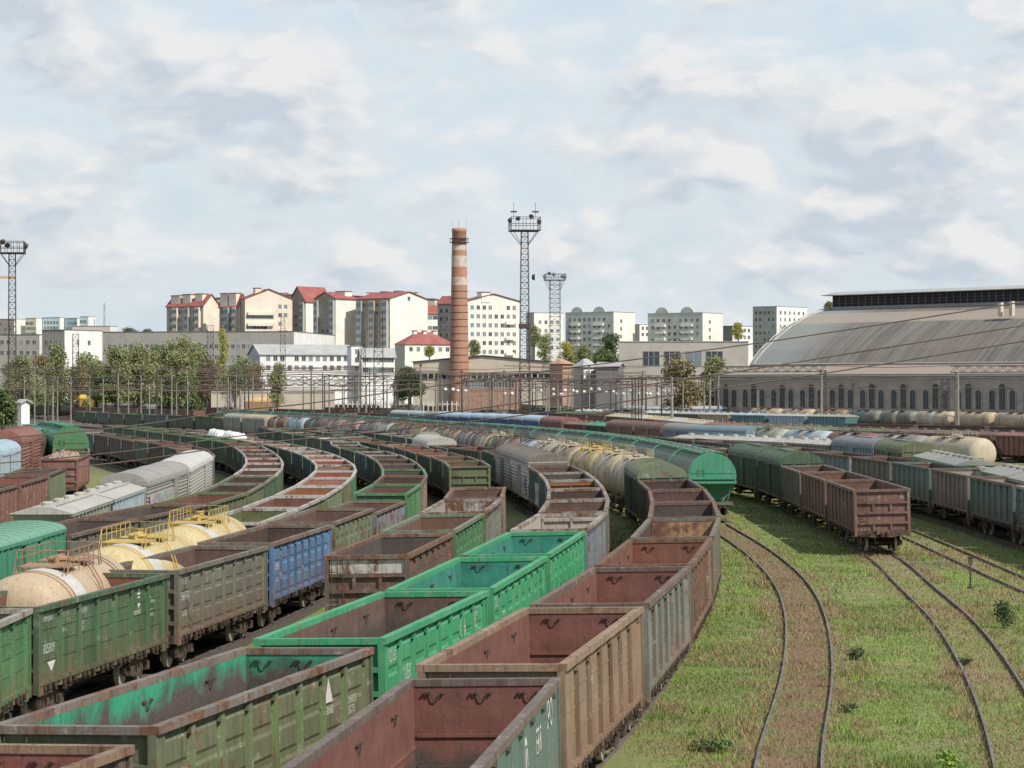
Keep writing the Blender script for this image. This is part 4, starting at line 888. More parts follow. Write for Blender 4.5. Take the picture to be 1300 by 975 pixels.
def leaves(m, c, rad, n, size, r, hollow=.3):
    for _ in range(n):
        u = Vector((r.gauss(0,1),r.gauss(0,1),r.gauss(0,1))).normalized()*(hollow+(1-hollow)*r.random()**.5)
        p = Vector((c[0]+u.x*rad[0], c[1]+u.y*rad[1], c[2]+u.z*rad[2])); a = Vector((r.gauss(0,1),r.gauss(0,1),r.gauss(0,1))).normalized(); b = a.cross(Vector((r.gauss(0,1),r.gauss(0,1),r.gauss(0,1)))).normalized()
        s = size*(.6+.8*r.random()); m.add([p-a*s, p+b*s*.6, p+a*s, p-b*s*.6], [(0,1,2,3)])
def mat_leaf(name, c1, c2):
    m = NT(name); g = m.n('ShaderNodeNewGeometry'); tc = m.n('ShaderNodeTexCoord')
    f = m.math('ADD', m.math('MULTIPLY', g.outputs['Random Per Island'], .5), m.math('MULTIPLY', m.remap(m.noise(tc.outputs['Object'], .35, 3), .35, .65), .5))
    return m.out(m.mix(f, c1, c2), .7)
M['leaf_green'] = mat_leaf('leaves_green', (.07,.11,.04), (.2,.26,.1)); M['leaf_olive'] = mat_leaf('leaves_olive', (.16,.18,.075), (.36,.38,.19))
M['leaf_yellow'] = mat_leaf('leaves_yellow', (.25,.26,.06), (.5,.48,.14)); M['leaf_brown'] = mat_leaf('leaves_brown', (.18,.145,.075), (.34,.29,.16)); M['leaf_dark'] = mat_leaf('leaves_dark', (.045,.075,.035), (.12,.16,.07))
M['leaf_bright'] = mat_leaf('leaves_bright', (.13,.25,.03), (.3,.42,.08))
M['bark'] = mat_var('tree_bark', (.07,.055,.045), (.15,.12,.1), 2, stretch=(4,4,.5))
def weed(px, py, w, h, leaf, name, label, cat, n=260):
    x, y = at(px, py, 0); r = random.Random(int(px)); t = empty(name, (x,y,zg(x,y))); tag(t, label, cat)
    m = MB()
    for i in range(7): m.tube([(0,0,0),(r.uniform(-w,w)*.5,r.uniform(-w,w)*.5,h*.8)], [.012,.005], 4)
    link('stems', m.mesh('stems', M['bark']), t)
    m = MB()
    for i in range(6): leaves(m, (r.uniform(-w,w)*.35, r.uniform(-w,w)*.35, h*r.uniform(.25,.75)), (w*.35,w*.35,h*.3), n//6, .05, r)
    link('leaves', m.mesh('leaves', M[leaf]), t)
weed(1274,798,.75,1.15,'leaf_dark','shrub','dark leafy shrub standing alone right of the right-hand rails','shrub',700)
weed(1203,972,.55,.35,'leaf_bright','weed','bright yellow-green weed clump in the grass between the two tracks','weed')
weed(1088,838,.6,.45,'leaf_dark','weed','dark weed clump just right of the curved rails, taller one','weed')
weed(1078,905,.55,.3,'leaf_dark','weed','low dark weed nearer the camera beside the curved rails','weed',160)
weed(903,955,.95,.35,'leaf_green','weed','broad green weed patch in the grass beside the brown wagons','weed',500)
weed(1225,845,.5,.3,'leaf_green','weed','small green weed between the right-hand rails','weed',160)
# marker post
x, y = at(1232,748,0); t = tag(empty('marker_post', (x,y,zg(x,y))), 'short black marker post with rectangular head in the grass', 'post')
m = MB(); m.lathe([(0,.045),(1.2,.04)], 'z', 10); m.lathe([(0,.16),(.12,.13)], 'z', 10); link('post', m.mesh('post', M['steel']), t)
m = MB(); m.box(-.09,.09,-.07,.07,1.15,1.45); m.box(-.11,.11,-.1,.1,1.45,1.48); link('head', m.mesh('head', M['steel']), t)

# ------------------------------------------------------------------ buildings
def flatmat(name, c, var=.12, scale=.25, stretch=(1,1,1)):
    k = 'flat_'+name
    if k not in M: M[k] = mat_var(name, tuple(x*(1-var) for x in c), tuple(min(.85,x*(1+var)) for x in c), scale, stretch=stretch, lo=.3, hi=.7)
    return M[k]
ROOF_RED = mat_var('red_roof_sheet', (.27,.085,.08), (.34,.13,.12), .4, stretch=(1,1,1))
ROOF_GREY = mat_var('grey_roof_sheet', (.33,.34,.35), (.42,.42,.41), .3)
ROOF_DARK = mat_var('dark_roof_felt', (.12,.13,.135), (.17,.175,.18), .3)
def window_mesh(key, w, h, frame=.1, glass='glass', mull=1):
    def fn():
        m = MB(); m.box(-w/2,w/2,-.02,.05,0,h,1); m.box(-w/2-frame,w/2+frame,-.06,-.021,-frame,0); m.box(-w/2-frame,w/2+frame,-.06,-.021,h,h+frame)
        for x in [-w/2-frame/2, w/2+frame/2]+[(-w/2+w*(i+1)/(mull+1)) for i in range(mull)]: m.box(x-frame/2,x+frame/2,-.06,-.022,0,h)
        return m.mesh('window', [M['frame'], M[glass]])
    return get(('win',key), fn)
def building(name, label, cat, xl, xm, xr, y_eave, d, cL, cR, alpha=38, roof='flat', y_ridge=None, roof_mat=None, wl=None, wr=None, chim=(), zb=None, group=None, balc=None, arches=(), parapet=.6, bays=(), wr2=None):
    a = R(alpha); s = F/d
    wL = (xm-xl)/s/math.cos(a); wR = (xr-xm)/s/math.sin(a) if a > .02 else 12
    wR = max(wR, 2 if cat == 'hut' else 4); wL = max(wL, 1)
    cx, ze = at_d(xm, y_eave, d); zb = -1 if zb is None else zb
    root = tag(empty(name, (cx,d,0), -a), label, cat, group)
    m = MB(); m.box(-wL,0,0,wR,zb,ze)
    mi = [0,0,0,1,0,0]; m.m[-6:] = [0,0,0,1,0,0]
    zr = at_d(xm, y_ridge, d)[1] if y_ridge else ze
    if roof == 'R': m.prism([(0,ze),(wR,ze),(wR/2,zr-.05)], 'x', -wL, 0, 1)
    if roof == 'F': m.prism([(-wL,ze),(0,ze),(-wL/2,zr-.05)], 'y', 0, wR, 0)
    for (u, r_) in arches:
        x = -wL+wL*u; m.prism([(x+r_*math.cos(math.pi*i/10), ze-.5+r_*.9*math.sin(math.pi*i/10)) for i in range(11)], 'y', -.06, .5)
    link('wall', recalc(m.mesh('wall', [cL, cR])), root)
    rm = roof_mat or ROOF_RED; m = MB(); o = .5
    if roof == 'R':
        for y0, y1 in ((-o, wR/2), (wR+o, wR/2)):
            k = (zr-ze)/(wR/2); za = ze-k*o+.1
            m.add([(-wL-o,y0,za),(o,y0,za),(o,y1,zr+.1),(-wL-o,y1,zr+.1),(-wL-o,y0,za+.25),(o,y0,za+.25),(o,y1,zr+.35),(-wL-o,y1,zr+.35)], [(0,3,2,1),(4,5,6,7),(0,1,5,4),(1,2,6,5),(2,3,7,6),(3,0,4,7)])
    elif roof == 'F':
        for x0, x1 in ((-wL-o, -wL/2), (o, -wL/2)):
            k = (zr-ze)/(wL/2); za = ze-k*o+.1
            m.add([(x0,-o,za),(x1,-o,zr+.1),(x1,wR+o,zr+.1),(x0,wR+o,za),(x0,-o,za+.25),(x1,-o,zr+.35),(x1,wR+o,zr+.35),(x0,wR+o,za+.25)], [(0,3,2,1),(4,5,6,7),(0,1,5,4),(1,2,6,5),(2,3,7,6),(3,0,4,7)])
    elif roof == 'hip':
        m.add([(-wL-o,-o,ze+.02),(o,-o,ze+.02),(o,wR+o,ze+.02),(-wL-o,wR+o,ze+.02),(-wL*.5,wR*.35,zr),(-wL*.5,wR*.65,zr)], [(0,1,4),(1,2,5,4),(2,3,5),(3,0,4,5)])
    else:
        m.box(-wL-.15,.15,-.15,wR+.15,ze+.003,ze+parapet*.35)
    rf = link('roof', m.mesh('roof', rm), root)
    for (u, v, cw, h) in chim:
        m = MB(); m.box(-wL*u-cw/2,-wL*u+cw/2,wR*v-cw*.4,wR*v+cw*.4,ze-.5,zr+h,0); m.box(-wL*u-cw/2-.2,-wL*u+cw/2+.2,wR*v-cw*.4-.2,wR*v+cw*.4+.2,zr+h+.003,zr+h+.3,1)
        link('chimney', m.mesh('chimney', [cR, rm]), rf)
    for u0, u1, pr, mt in bays:
        m = MB(); m.box(-wL+wL*u0,-wL+wL*u1,-pr,-.012,1,ze-.6); k_ = int((ze-4)/3)
        for q in range(k_): m.box(-wL+wL*u0+.25,-wL+wL*u1-.25,-pr-.02,-pr-.002,ze-2.9-3*q,ze-1.4-3*q,1)
        link('balcony_stack', m.mesh('balcony_stack', [mt, M['glass2']]), root)
    zt = ze
    for spec, side in ((wl,'L'),(wr,'R'),(wr2,'R')):
        if not spec: continue
        key, ww, wh, cols, rows, z0, z1, m0, m1 = spec[:9]; gl = spec[9] if len(spec) > 9 else 'glass'
        span = wL if side == 'L' else wR; me = window_mesh((key,gl), ww, wh, .09, gl, 2 if ww > 2 else 1)
        me2 = window_mesh((key,'alt',gl), ww, wh, .07, 'glass2' if gl == 'glass' else 'glass', 1); rq = random.Random(len(label)*7+cols)
        for i in range(cols):
            for j in range(rows):
                if cols*rows > 8 and rq.random() < .09: continue
                u = m0+(m1-m0)*((i+.5)/cols); z = ze-z1+(z1-z0)*(1-(j+.5)/rows) if False else ze-z0-(z1-z0)*(j+.5)/rows
                w_ = link('window', me if rq.random() < .68 else me2, root)
                if side == 'L': w_.location = (-wL+span*u, -.01, z)
                else: w_.location = (.01, span*u, z); w_.rotation_euler = (0,0,R(90))
    for b in (balc or ()):
        u0, u1, z0, zh, side = b; m = MB(); z = ze-z0
        if side == 'R': m.box(.02,1.1,wR*u0,wR*u1,z,z+zh)
        else: m.box(-wL+wL*u0,-wL+wL*u1,-1.1,-.02,z,z+zh)
        link('balcony', m.mesh('balcony', cR), root)
    return root
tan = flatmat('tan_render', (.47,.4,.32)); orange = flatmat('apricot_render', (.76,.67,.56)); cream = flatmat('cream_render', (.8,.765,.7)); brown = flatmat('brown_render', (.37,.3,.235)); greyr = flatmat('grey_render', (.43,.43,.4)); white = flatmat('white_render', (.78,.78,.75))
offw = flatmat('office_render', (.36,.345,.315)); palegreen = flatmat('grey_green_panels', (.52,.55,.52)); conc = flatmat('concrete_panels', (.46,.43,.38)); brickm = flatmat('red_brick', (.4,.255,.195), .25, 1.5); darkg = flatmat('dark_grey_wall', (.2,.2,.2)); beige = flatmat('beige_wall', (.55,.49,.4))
W1 = ('a',1.3,1.5)
AP = 'apartment_building'
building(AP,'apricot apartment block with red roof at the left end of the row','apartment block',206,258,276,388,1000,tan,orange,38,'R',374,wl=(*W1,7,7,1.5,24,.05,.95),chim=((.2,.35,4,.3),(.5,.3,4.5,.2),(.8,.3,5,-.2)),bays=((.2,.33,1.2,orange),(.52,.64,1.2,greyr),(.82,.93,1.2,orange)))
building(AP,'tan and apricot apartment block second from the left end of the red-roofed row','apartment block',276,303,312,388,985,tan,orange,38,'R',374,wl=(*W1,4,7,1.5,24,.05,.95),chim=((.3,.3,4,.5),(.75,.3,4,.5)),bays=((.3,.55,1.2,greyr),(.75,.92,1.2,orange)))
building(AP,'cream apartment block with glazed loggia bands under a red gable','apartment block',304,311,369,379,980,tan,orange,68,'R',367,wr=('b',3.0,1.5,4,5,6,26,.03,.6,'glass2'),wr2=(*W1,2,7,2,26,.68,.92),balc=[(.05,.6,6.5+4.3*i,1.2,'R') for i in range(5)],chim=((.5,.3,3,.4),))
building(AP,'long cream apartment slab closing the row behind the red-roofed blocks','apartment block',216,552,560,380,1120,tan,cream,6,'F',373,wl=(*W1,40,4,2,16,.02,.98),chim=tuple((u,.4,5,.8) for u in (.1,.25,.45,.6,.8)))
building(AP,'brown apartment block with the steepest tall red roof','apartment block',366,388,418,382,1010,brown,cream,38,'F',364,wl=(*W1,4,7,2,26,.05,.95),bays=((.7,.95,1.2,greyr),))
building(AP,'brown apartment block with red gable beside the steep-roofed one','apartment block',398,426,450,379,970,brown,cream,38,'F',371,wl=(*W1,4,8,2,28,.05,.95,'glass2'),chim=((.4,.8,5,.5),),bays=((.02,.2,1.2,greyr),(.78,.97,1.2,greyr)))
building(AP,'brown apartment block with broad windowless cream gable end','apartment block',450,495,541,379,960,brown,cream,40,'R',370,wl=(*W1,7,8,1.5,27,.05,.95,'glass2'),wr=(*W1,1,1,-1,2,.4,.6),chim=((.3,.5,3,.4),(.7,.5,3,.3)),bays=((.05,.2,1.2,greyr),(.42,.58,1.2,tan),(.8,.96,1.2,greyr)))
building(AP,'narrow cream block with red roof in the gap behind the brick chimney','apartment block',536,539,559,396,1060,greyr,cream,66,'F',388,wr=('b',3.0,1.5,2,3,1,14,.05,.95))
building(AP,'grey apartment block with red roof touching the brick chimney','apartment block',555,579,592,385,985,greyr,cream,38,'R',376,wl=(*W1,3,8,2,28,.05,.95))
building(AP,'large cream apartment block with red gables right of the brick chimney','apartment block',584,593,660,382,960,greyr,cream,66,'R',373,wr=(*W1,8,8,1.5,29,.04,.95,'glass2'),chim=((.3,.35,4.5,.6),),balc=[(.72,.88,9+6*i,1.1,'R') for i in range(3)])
building('house','cream house with red hipped roof left of the chimney foot','house',500,514,575,437,900,greyr,cream,62,'hip',421,wr=(*W1,6,1,1,4,.05,.95),chim=((.5,.3,1.6,.3),(.5,.5,1.6,.3),(.5,.7,1.6,.3)))
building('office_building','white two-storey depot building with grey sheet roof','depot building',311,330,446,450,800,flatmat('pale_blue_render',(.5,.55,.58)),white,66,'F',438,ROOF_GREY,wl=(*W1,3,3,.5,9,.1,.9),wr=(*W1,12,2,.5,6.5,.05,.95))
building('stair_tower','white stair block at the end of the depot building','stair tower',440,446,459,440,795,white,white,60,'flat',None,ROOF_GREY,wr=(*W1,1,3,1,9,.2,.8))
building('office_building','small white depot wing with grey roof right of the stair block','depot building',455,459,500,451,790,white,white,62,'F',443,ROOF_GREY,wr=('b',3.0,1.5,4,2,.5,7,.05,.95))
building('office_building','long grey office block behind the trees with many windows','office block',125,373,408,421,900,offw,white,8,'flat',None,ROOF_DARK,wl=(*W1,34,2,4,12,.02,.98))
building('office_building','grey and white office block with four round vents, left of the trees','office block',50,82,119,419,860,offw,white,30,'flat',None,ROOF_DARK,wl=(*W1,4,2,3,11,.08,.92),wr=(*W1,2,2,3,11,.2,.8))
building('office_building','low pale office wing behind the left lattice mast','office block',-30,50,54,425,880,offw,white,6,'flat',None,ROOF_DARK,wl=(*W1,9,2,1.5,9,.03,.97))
for (xl,xm,xr,y,c1,lab) in ((-20,18,31,405,flatmat('dull_brick',(.4,.33,.3)),'dull brown flats at the left edge of the skyline'),(31,46,52,404,flatmat('yellow_panels',(.72,.66,.42)),'yellow and pink striped flats on the left skyline'),(52,76,81,403,flatmat('ice_blue_panels',(.6,.72,.75)),'ice-blue flats on the left skyline'),(81,98,102,404,flatmat('teal_panels',(.3,.5,.55)),'teal flats on the left skyline'),(101,112,119,402,flatmat('mint_panels',(.6,.74,.74)),'pale mint flats with roof box on the left skyline')):
    building(AP,lab,'apartment block',xl,xm,xr,y,1300,c1,white,24,'flat',None,ROOF_GREY,wl=(*W1,5,4,2,13,.05,.95,'glass2'))
building('office_building','low white and pink block in front of the teal flats','office block',90,140,145,414,1150,flatmat('pinkish_render',(.66,.56,.52)),white,12,'flat',None,ROOF_GREY,wl=(*W1,6,1,2,7,.05,.95))
building(AP,'cream apartment block between the two lattice masts','apartment block',668,678,716,397,1100,greyr,cream,58,'flat',None,ROOF_GREY,wr=(*W1,4,4,3,18,.1,.9,'glass2'))
building(AP,'grey-green apartment block with twin arched parapets, nearer the masts','apartment block',719,779,808,396,1100,palegreen,cream,36,'flat',None,ROOF_GREY,wl=(*W1,9,7,2.5,23,.04,.96,'glass'),wr=(*W1,1,5,3,20,.2,.5),arches=((.24,3.4),(.7,3.4)),balc=[(.12,.3,6+3*i,1.1,'L') for i in range(5)]+[(.6,.8,6+3*i,1.1,'L') for i in range(5)])
building(AP,'grey-green apartment block with twin arched parapets, above the concrete hall','apartment block',825,892,921,397,1090,palegreen,cream,36,'flat',None,ROOF_GREY,wl=(*W1,9,7,2.5,23,.04,.96,'glass'),wr=(*W1,1,5,3,20,.2,.5),arches=((.26,3.6),(.72,3.6)),balc=[(.15,.33,6+3*i,1.1,'L') for i in range(5)]+[(.62,.82,6+3*i,1.1,'L') for i in range(5)])
building(AP,'grey and white tower flats beside the arched shed roof','apartment block',958,986,1031,389,1150,greyr,white,40,'flat',None,ROOF_GREY,wl=(*W1,5,7,2,24,.05,.95),wr=(*W1,6,7,2,24,.05,.95))
building('office_building','low white block between the grey-green flats and the tower flats','office block',919,930,958,414,1080,darkg,white,50,'flat',None,ROOF_DARK,wr=(*W1,4,2,1,7,.1,.9))
building('office_building','small white block beyond the gap between the twin grey-green flats','office block',806,812,826,412,1200,beige,white,50,'flat',None,ROOF_GREY,wr=(*W1,2,2,1,7,.1,.9))
building('concrete_hall','flat concrete hall with four big dark window bays','industrial hall',786,950,962,434,660,conc,conc,4,'flat',None,ROOF_GREY,wl=('hall',4.4,4.0,4,1,2.4,10.6,.17,.82))
building('warehouse','long low warehouse with dark felt roof behind the chimney','warehouse',524,702,712,460,720,beige,beige,3,'F',452,ROOF_DARK,wl=('wh',5.5,1.6,22,1,3,6.5,.02,.98))
building('workshop','dark grey gabled workshop left of the concrete hall','workshop',757,785,795,466,640,darkg,darkg,8,'R',461,ROOF_GREY)
building('house','small pale house with grey roof beside the dark workshop','house',729,741,758,466,650,beige,cream,50,'hip',455,ROOF_GREY,wr=(*W1,2,1,1,4,.1,.9))
building('brick_tower','square red brick tower behind the second lattice mast','brick tower',698,714,723,462,640,brickm,brickm,38,'hip',455,brickm)
building('brick_shed','low orange brick building right of the chimney foot','workshop',588,655,662,483,610,brickm,brickm,8,'flat',None,ROOF_DARK,wl=(*W1,8,1,.5,3,.03,.97))
building('house','small white hut with grey roof at the left edge','hut',21,27,31,512,470,white,white,40,'R',509,ROOF_GREY)
m = MB(); x0,_ = at_d(268,500,690); x1,_ = at_d(425,500,690); m.box(x0,x1,690,690.4,-1,7.0); m.box(x0,x1,689.8,690.6,7.003,7.3)
tag(link('concrete_wall', m.mesh('concrete_wall', beige)), 'beige concrete boundary wall below the depot building', 'wall')
m = MB(); x0,_ = at_d(425,500,690)
x1,_ = at_d(700,505,690)
for i in range(46): x = x0+1+(x1-x0-1)*i/45; m.box(x-.15,x+.15,690,690.3,-1,4.6)
m.box(x0,x1,690.05,690.25,3.6,3.9); m.box(x0,x1,690.05,690.25,1.5,1.8)
tag(link('rail_fence', m.mesh('rail_fence', flatmat('fence_paint',(.6,.58,.52)))), 'pale post and rail fence across the far edge of the yard', 'fence')
# blue coaches by the shed
for i in range(3):
    x, z = at_d(832+27*i, 519, 560); t = tag(empty('passenger_coach', (x+4,560+i*5,.1), R(-14)), ('blue passenger coach left of the shed, '+['leftmost of three','middle of three','rightmost of three'][i]), 'coach', 'blue coaches by the shed')
    m = MB(); m.box(-11,11,-1.5,1.5,1.0,3.6); link('body', m.mesh('body', flatmat('coach_blue',(.07,.15,.3))), t)
    m = MB(); m.prism(arch(1.52,3.6,4.3,8), 'x', -11, 11); link('roof', m.mesh('roof', ROOF_GREY), t)
    m = MB(); m.box(-10,10,-1.2,1.2,.2,.99); link('underframe', m.mesh('underframe', M['iron']), t)
    me = window_mesh('coach', 1.2, .9)
    for k in range(9): w_ = link('window', me, t); w_.location = (-9+k*2.2,-1.51,2.3)
# chimney
d = 720; x, zt = at_d(583,290,d); s = d/F
t = tag(empty('brick_chimney', (x,d,0)), 'tall round brick chimney with white bands and iron hoops', 'chimney')
r0, r1 = 13.2*s, 8.9*s
def cr(z): return r0+(r1-r0)*z/zt
m = MB(); m.lathe([(-1,r0*1.02)]+[(z,cr(z)) for z in np.linspace(2,zt-1.2,10)]+[(zt-1.1,r1*1.06),(zt,r1*1.06)], 'z', 28); link('shaft', m.mesh('shaft', mat_var('chimney_brick',(.35,.185,.125),(.46,.265,.19),.9,stretch=(1,1,2.5),lo=.3,hi=.7,bump=.3), True), t)
for z0y, z1y in ((311,318),(325,339),(352,362)):
    z0, z1 = at_d(583,z1y,d)[1], at_d(583,z0y,d)[1]; m = MB(); m.lathe([(z0,cr(z0)+.0),(z0,cr(z0)+.03),(z1,cr(z1)+.03),(z1,cr(z1))], 'z', 28); link('white_band', m.mesh('white_band', mat_var('flaking_white',(.62,.56,.5),(.5,.36,.29),.8,lo=.35,hi=.62)), t)
for y in range(370,490,9):
    z = at_d(583,y,d)[1]; m = MB(); m.lathe([(z,cr(z)),(z,cr(z)+.09),(z+.14,cr(z)+.09),(z+.14,cr(z))], 'z', 28); link('iron_hoop', m.mesh('iron_hoop', M['steel']), t)
z = at_d(583,308,d)[1]; m = MB(); m.lathe([(z,cr(z)),(z,cr(z)+.75),(z+.12,cr(z)+.75),(z+.12,cr(z))], 'z', 24)
for k in range(12): a = k*math.pi/6; m.bar(((cr(z)+.7)*math.cos(a),(cr(z)+.7)*math.sin(a),z),((cr(z)+.7)*math.cos(a),(cr(z)+.7)*math.sin(a),z+1.2),.04)
m.lathe([(z+1.1,cr(z)+.68),(z+1.1,cr(z)+.74),(z+1.18,cr(z)+.74),(z+1.18,cr(z)+.68)], 'z', 24); link('gallery', m.mesh('gallery', M['steel']), t)
m = MB()
for a in (0,1.6,3.1,4.7): m.bar((r1*math.cos(a),r1*math.sin(a),zt-.5),(r1*math.cos(a),r1*math.sin(a),zt+2.6),.03)
link('lightning_rods', m.mesh('lightning_rods', M['steel']), t)
# lattice masts
def lattice(m, w0, w1, z0, z1, bars, t):
    for sx in (-1,1):
        for sy in (-1,1): m.bar((sx*w0,sy*w0,z0),(sx*w1,sy*w1,z1),t)
    n = bars
    for i in range(n):
        za, zc = z0+(z1-z0)*i/n, z0+(z1-z0)*(i+1)/n; wa, wc = w0+(w1-w0)*i/n, w0+(w1-w0)*(i+1)/n
        for k, (ax, ay, bx_, by_) in enumerate(((-1,-1,1,-1),(1,-1,1,1),(1,1,-1,1),(-1,1,-1,-1))):
            f = (i+k) % 2
            p, q = ((ax*wa,ay*wa,za),(bx_*wc,by_*wc,zc)) if f else ((bx_*wa,by_*wa,za),(ax*wc,ay*wc,zc)); m.bar(p,q,t*.6)
            m.bar((ax*wc,ay*wc,zc),(bx_*wc,by_*wc,zc),t*.55)
def mast(label, px, ytop, d, wt, wb, plat=None, mat='steel', bars=22, tk=.11, floods=0, aerials=False, name='lattice_mast', cat='mast', group=None, zb=None):
    x, zt = at_d(px, ytop, d); g = zg(x,d) if zb is None else zb; s = d/F; t = tag(empty(name, (x,d,g), R(6)), label, cat, group)
    m = MB(); lattice(m, wb*s/2, wt*s/2, 0, zt-g, bars, tk); link('shaft', m.mesh('shaft', M[mat]), t)
    if plat:
        pw, ph = plat[0]*s/2, plat[1]*s; z = zt-g; m = MB()
        m.box(-pw,pw,-pw,pw,z,z+.18)
        for i in range(5):
            u = -pw+2*pw*i/4
            for p in ((u,-pw),(u,pw),(-pw,u),(pw,u)): m.bar((*p,z),(*p,z+ph),tk*.7)
        for zz in (z+ph*.5, z+ph):
            for a_, b_ in (((-pw,-pw),(pw,-pw)),((pw,-pw),(pw,pw)),((pw,pw),(-pw,pw)),((-pw,pw),(-pw,-pw))): m.bar((*a_,zz),(*b_,zz),tk*.8)
        for sx in (-1,1):
            for sy in (-1,1): m.bar((sx*pw*.9,sy*pw*.9,z),(sx*wt*s/2,sy*wt*s/2,z-pw*.95),tk)
        link('platform', m.mesh('platform', M[mat]), t)
        rf = random.Random(2)
        for k in range(floods):
            m = MB(); a = k*2*math.pi/floods+.3; r_ = pw*.98
            m.lathe([(0,.35),(.35,.5),(.7,.52)], 'x', 12); o = link('floodlight', m.mesh('floodlight', M[mat]), t); o.location = (r_*math.cos(a), r_*math.sin(a), z+ph+(.3 if k%2 else -.6)); o.rotation_euler = (0, R(25), a)
        if aerials:
            for sx in (-1,1):
                m = MB(); m.bar((sx*pw*.75,0,z+ph),(sx*pw*.75,0,z+ph+3.4),.07); m.box(sx*pw*.75-.7,sx*pw*.75+.7,-.2,.2,z+ph+1.2,z+ph+1.55); link('aerial', m.mesh('aerial', M[mat]), t)
    return t
t = mast('tall black lattice floodlight mast with railed platform right of the chimney', 666, 293.5, 560, 8.5, 14, (37,17), floods=4, aerials=True, bars=34)
m = MB(); m.lathe([(0,.5),(.5,.75),(.6,.75)], 'x', 14); o = link('drum_lamp', m.mesh('drum_lamp', M['steel']), t); o.location = (1.6,-.6,33.5)
m = MB(); m.box(-1.2,1.2,-1.2,1.2,22,23); link('mast_box', m.mesh('mast_box', M['iron']), t)
t = mast('grey lattice mast with small lamp platform behind the tall black one', 704.5, 356, 720, 12.5, 14.5, (25,8), mat='steel2', bars=30, tk=.12, floods=5)
mast('lattice floodlight mast with boxy platform at the left edge', 15.5, 322, 480, 8, 10.5, (31,15), mat='steel', bars=30, tk=.1, floods=3)
for (px, yt, d, w, wb, b, lab) in ((480.5,396,640,10,13,14,'bare lattice mast in front of the brown flats with the broad gable'),(359,398,760,5,9,14,'thin lattice mast in front of the depot building'),(267,413,700,7.5,10,16,'bare lattice mast beside the yellow poplar'),(96,424,700,7,9,14,'small lattice mast in front of the left white office'),(1200,481,470,8.5,9,12,'squat lattice mast in front of the long shed'),(1045,470,520,6,8,10,'small lattice mast at the left part of the shed wall'),(461,420,640,5,7,14,'slender lattice mast in front of the white stair block')):
    mast(lab, px, yt, d, w, wb, None, bars=b, tk=.11)
for (px, lab) in ((804.5,'left member of the paired lattice signal masts'),(812.5,'right member of the paired lattice signal masts')): mast(lab, px, 480, 400, 4.5, 4.5, None, bars=14, tk=.06, group='paired lattice masts before the cream hoppers')
mast('red and white radio mast on the left skyline', 132.5, 385, 1300, 1.6, 2.4, None, mat='steel2', bars=10, tk=.12)
mt = flatmat('crane_orange',(.6,.4,.2)); x, z = at_d(-12,352,1000); t = tag(empty('tower_crane',(x,1000,0)), 'distant orange tower crane jib behind the left lattice mast', 'crane')
m = MB(); m.bar((-4,0,0),(-4,0,z+5),.8); link('tower', m.mesh('tower', mt), t); m = MB(); m.box(-12,9.8,-.4,.4,z-.5,z+.4); link('jib', m.mesh('jib', mt), t)
# catenary poles
POLES = [(57,477,540),(61,478,536),(73,478,524),(131,478,522),(163,479,522),(37,465,512),(44,462,512),(114,474,506),(179,477,523),(199,464,505),(218,466,506),(238,477,524),(276,475,512),(25,470,512),(90,478,506),(321,474,520),(340,475,522),(412,478,518),(418,475,525),(437,477,522),(455,470,512),(505,478,524),(534,462,512),(556,474,534),(561,478,522),(586,470,512),(612,478,534),(626,476,522),(640,470,512),(676,481,536),(708,478,530),(711,512,545),(726,470,530),(739,476,544),(748,463,512),(788,478,520),(833,488,535),(840,490,548),(853,479,562),(867,480,520),(894,480,545),(906,478,522),(917,531,562),(962,492,545),(1011,470,522),(1083,486,552),(1131,473,520),(1216,472,560),(882,470,518),(820,478,512),(775,470,512),(690,474,515),(300,470,512),(395,470,512),(150,470,508),(487,478,520),(596,480,520),(655,482,520)]
rp = random.Random(31)
POLES += [(rp.uniform(20,900), rp.uniform(474,486), rp.uniform(513,526)) for i in range(22)]+[(p, rp.uniform(470,484), rp.uniform(512,530)) for p in (930,985,1030,1060,1105,1160,1180,1245,1275)]
me_cache = {}
for i, (px, yt, yb) in enumerate(POLES):
    x, y = at(px, yb, 0)
    if y > 560: y = 540+(i*37 % 90); x = at_d(px, yt, y)[0]
    zt = at_d(px, yt, y)[1]; dark = i % 4 == 1; g = zg(x,y)
    o = tag(empty('catenary_pole', (x,y,g)), None, 'pole', 'concrete catenary poles across the yard' if not dark else 'dark steel catenary poles across the yard')
    o['label'] = 'slim pale concrete pole standing among the far wagons' if not dark else 'slim dark steel pole standing among the far wagons'
    h = zt-g; r_ = .2 if px not in (853,1216) else .3
    m = MB(); m.lathe([(0,r_),(h,r_*.62)], 'z', 10); link('shaft', m.mesh('shaft', M['concrete'] if not dark else M['steel']), o)
    if i % 3 != 2:
        m = MB(); sgn = 1 if i % 2 else -1; zz = h-1.2
        m.bar((0,0,zz),(sgn*2.6,-.3,zz+.5),.045); m.bar((0,0,zz-1.0),(sgn*2.6,-.3,zz-.55),.04); m.bar((sgn*1.2,-.1,h-.4),(sgn*1.2,-.1,zz-.8),.03); m.box(-.3,.3,-.12,.12,h-.5,h-.1)
        link('bracket', m.mesh('bracket', M['steel']), o)
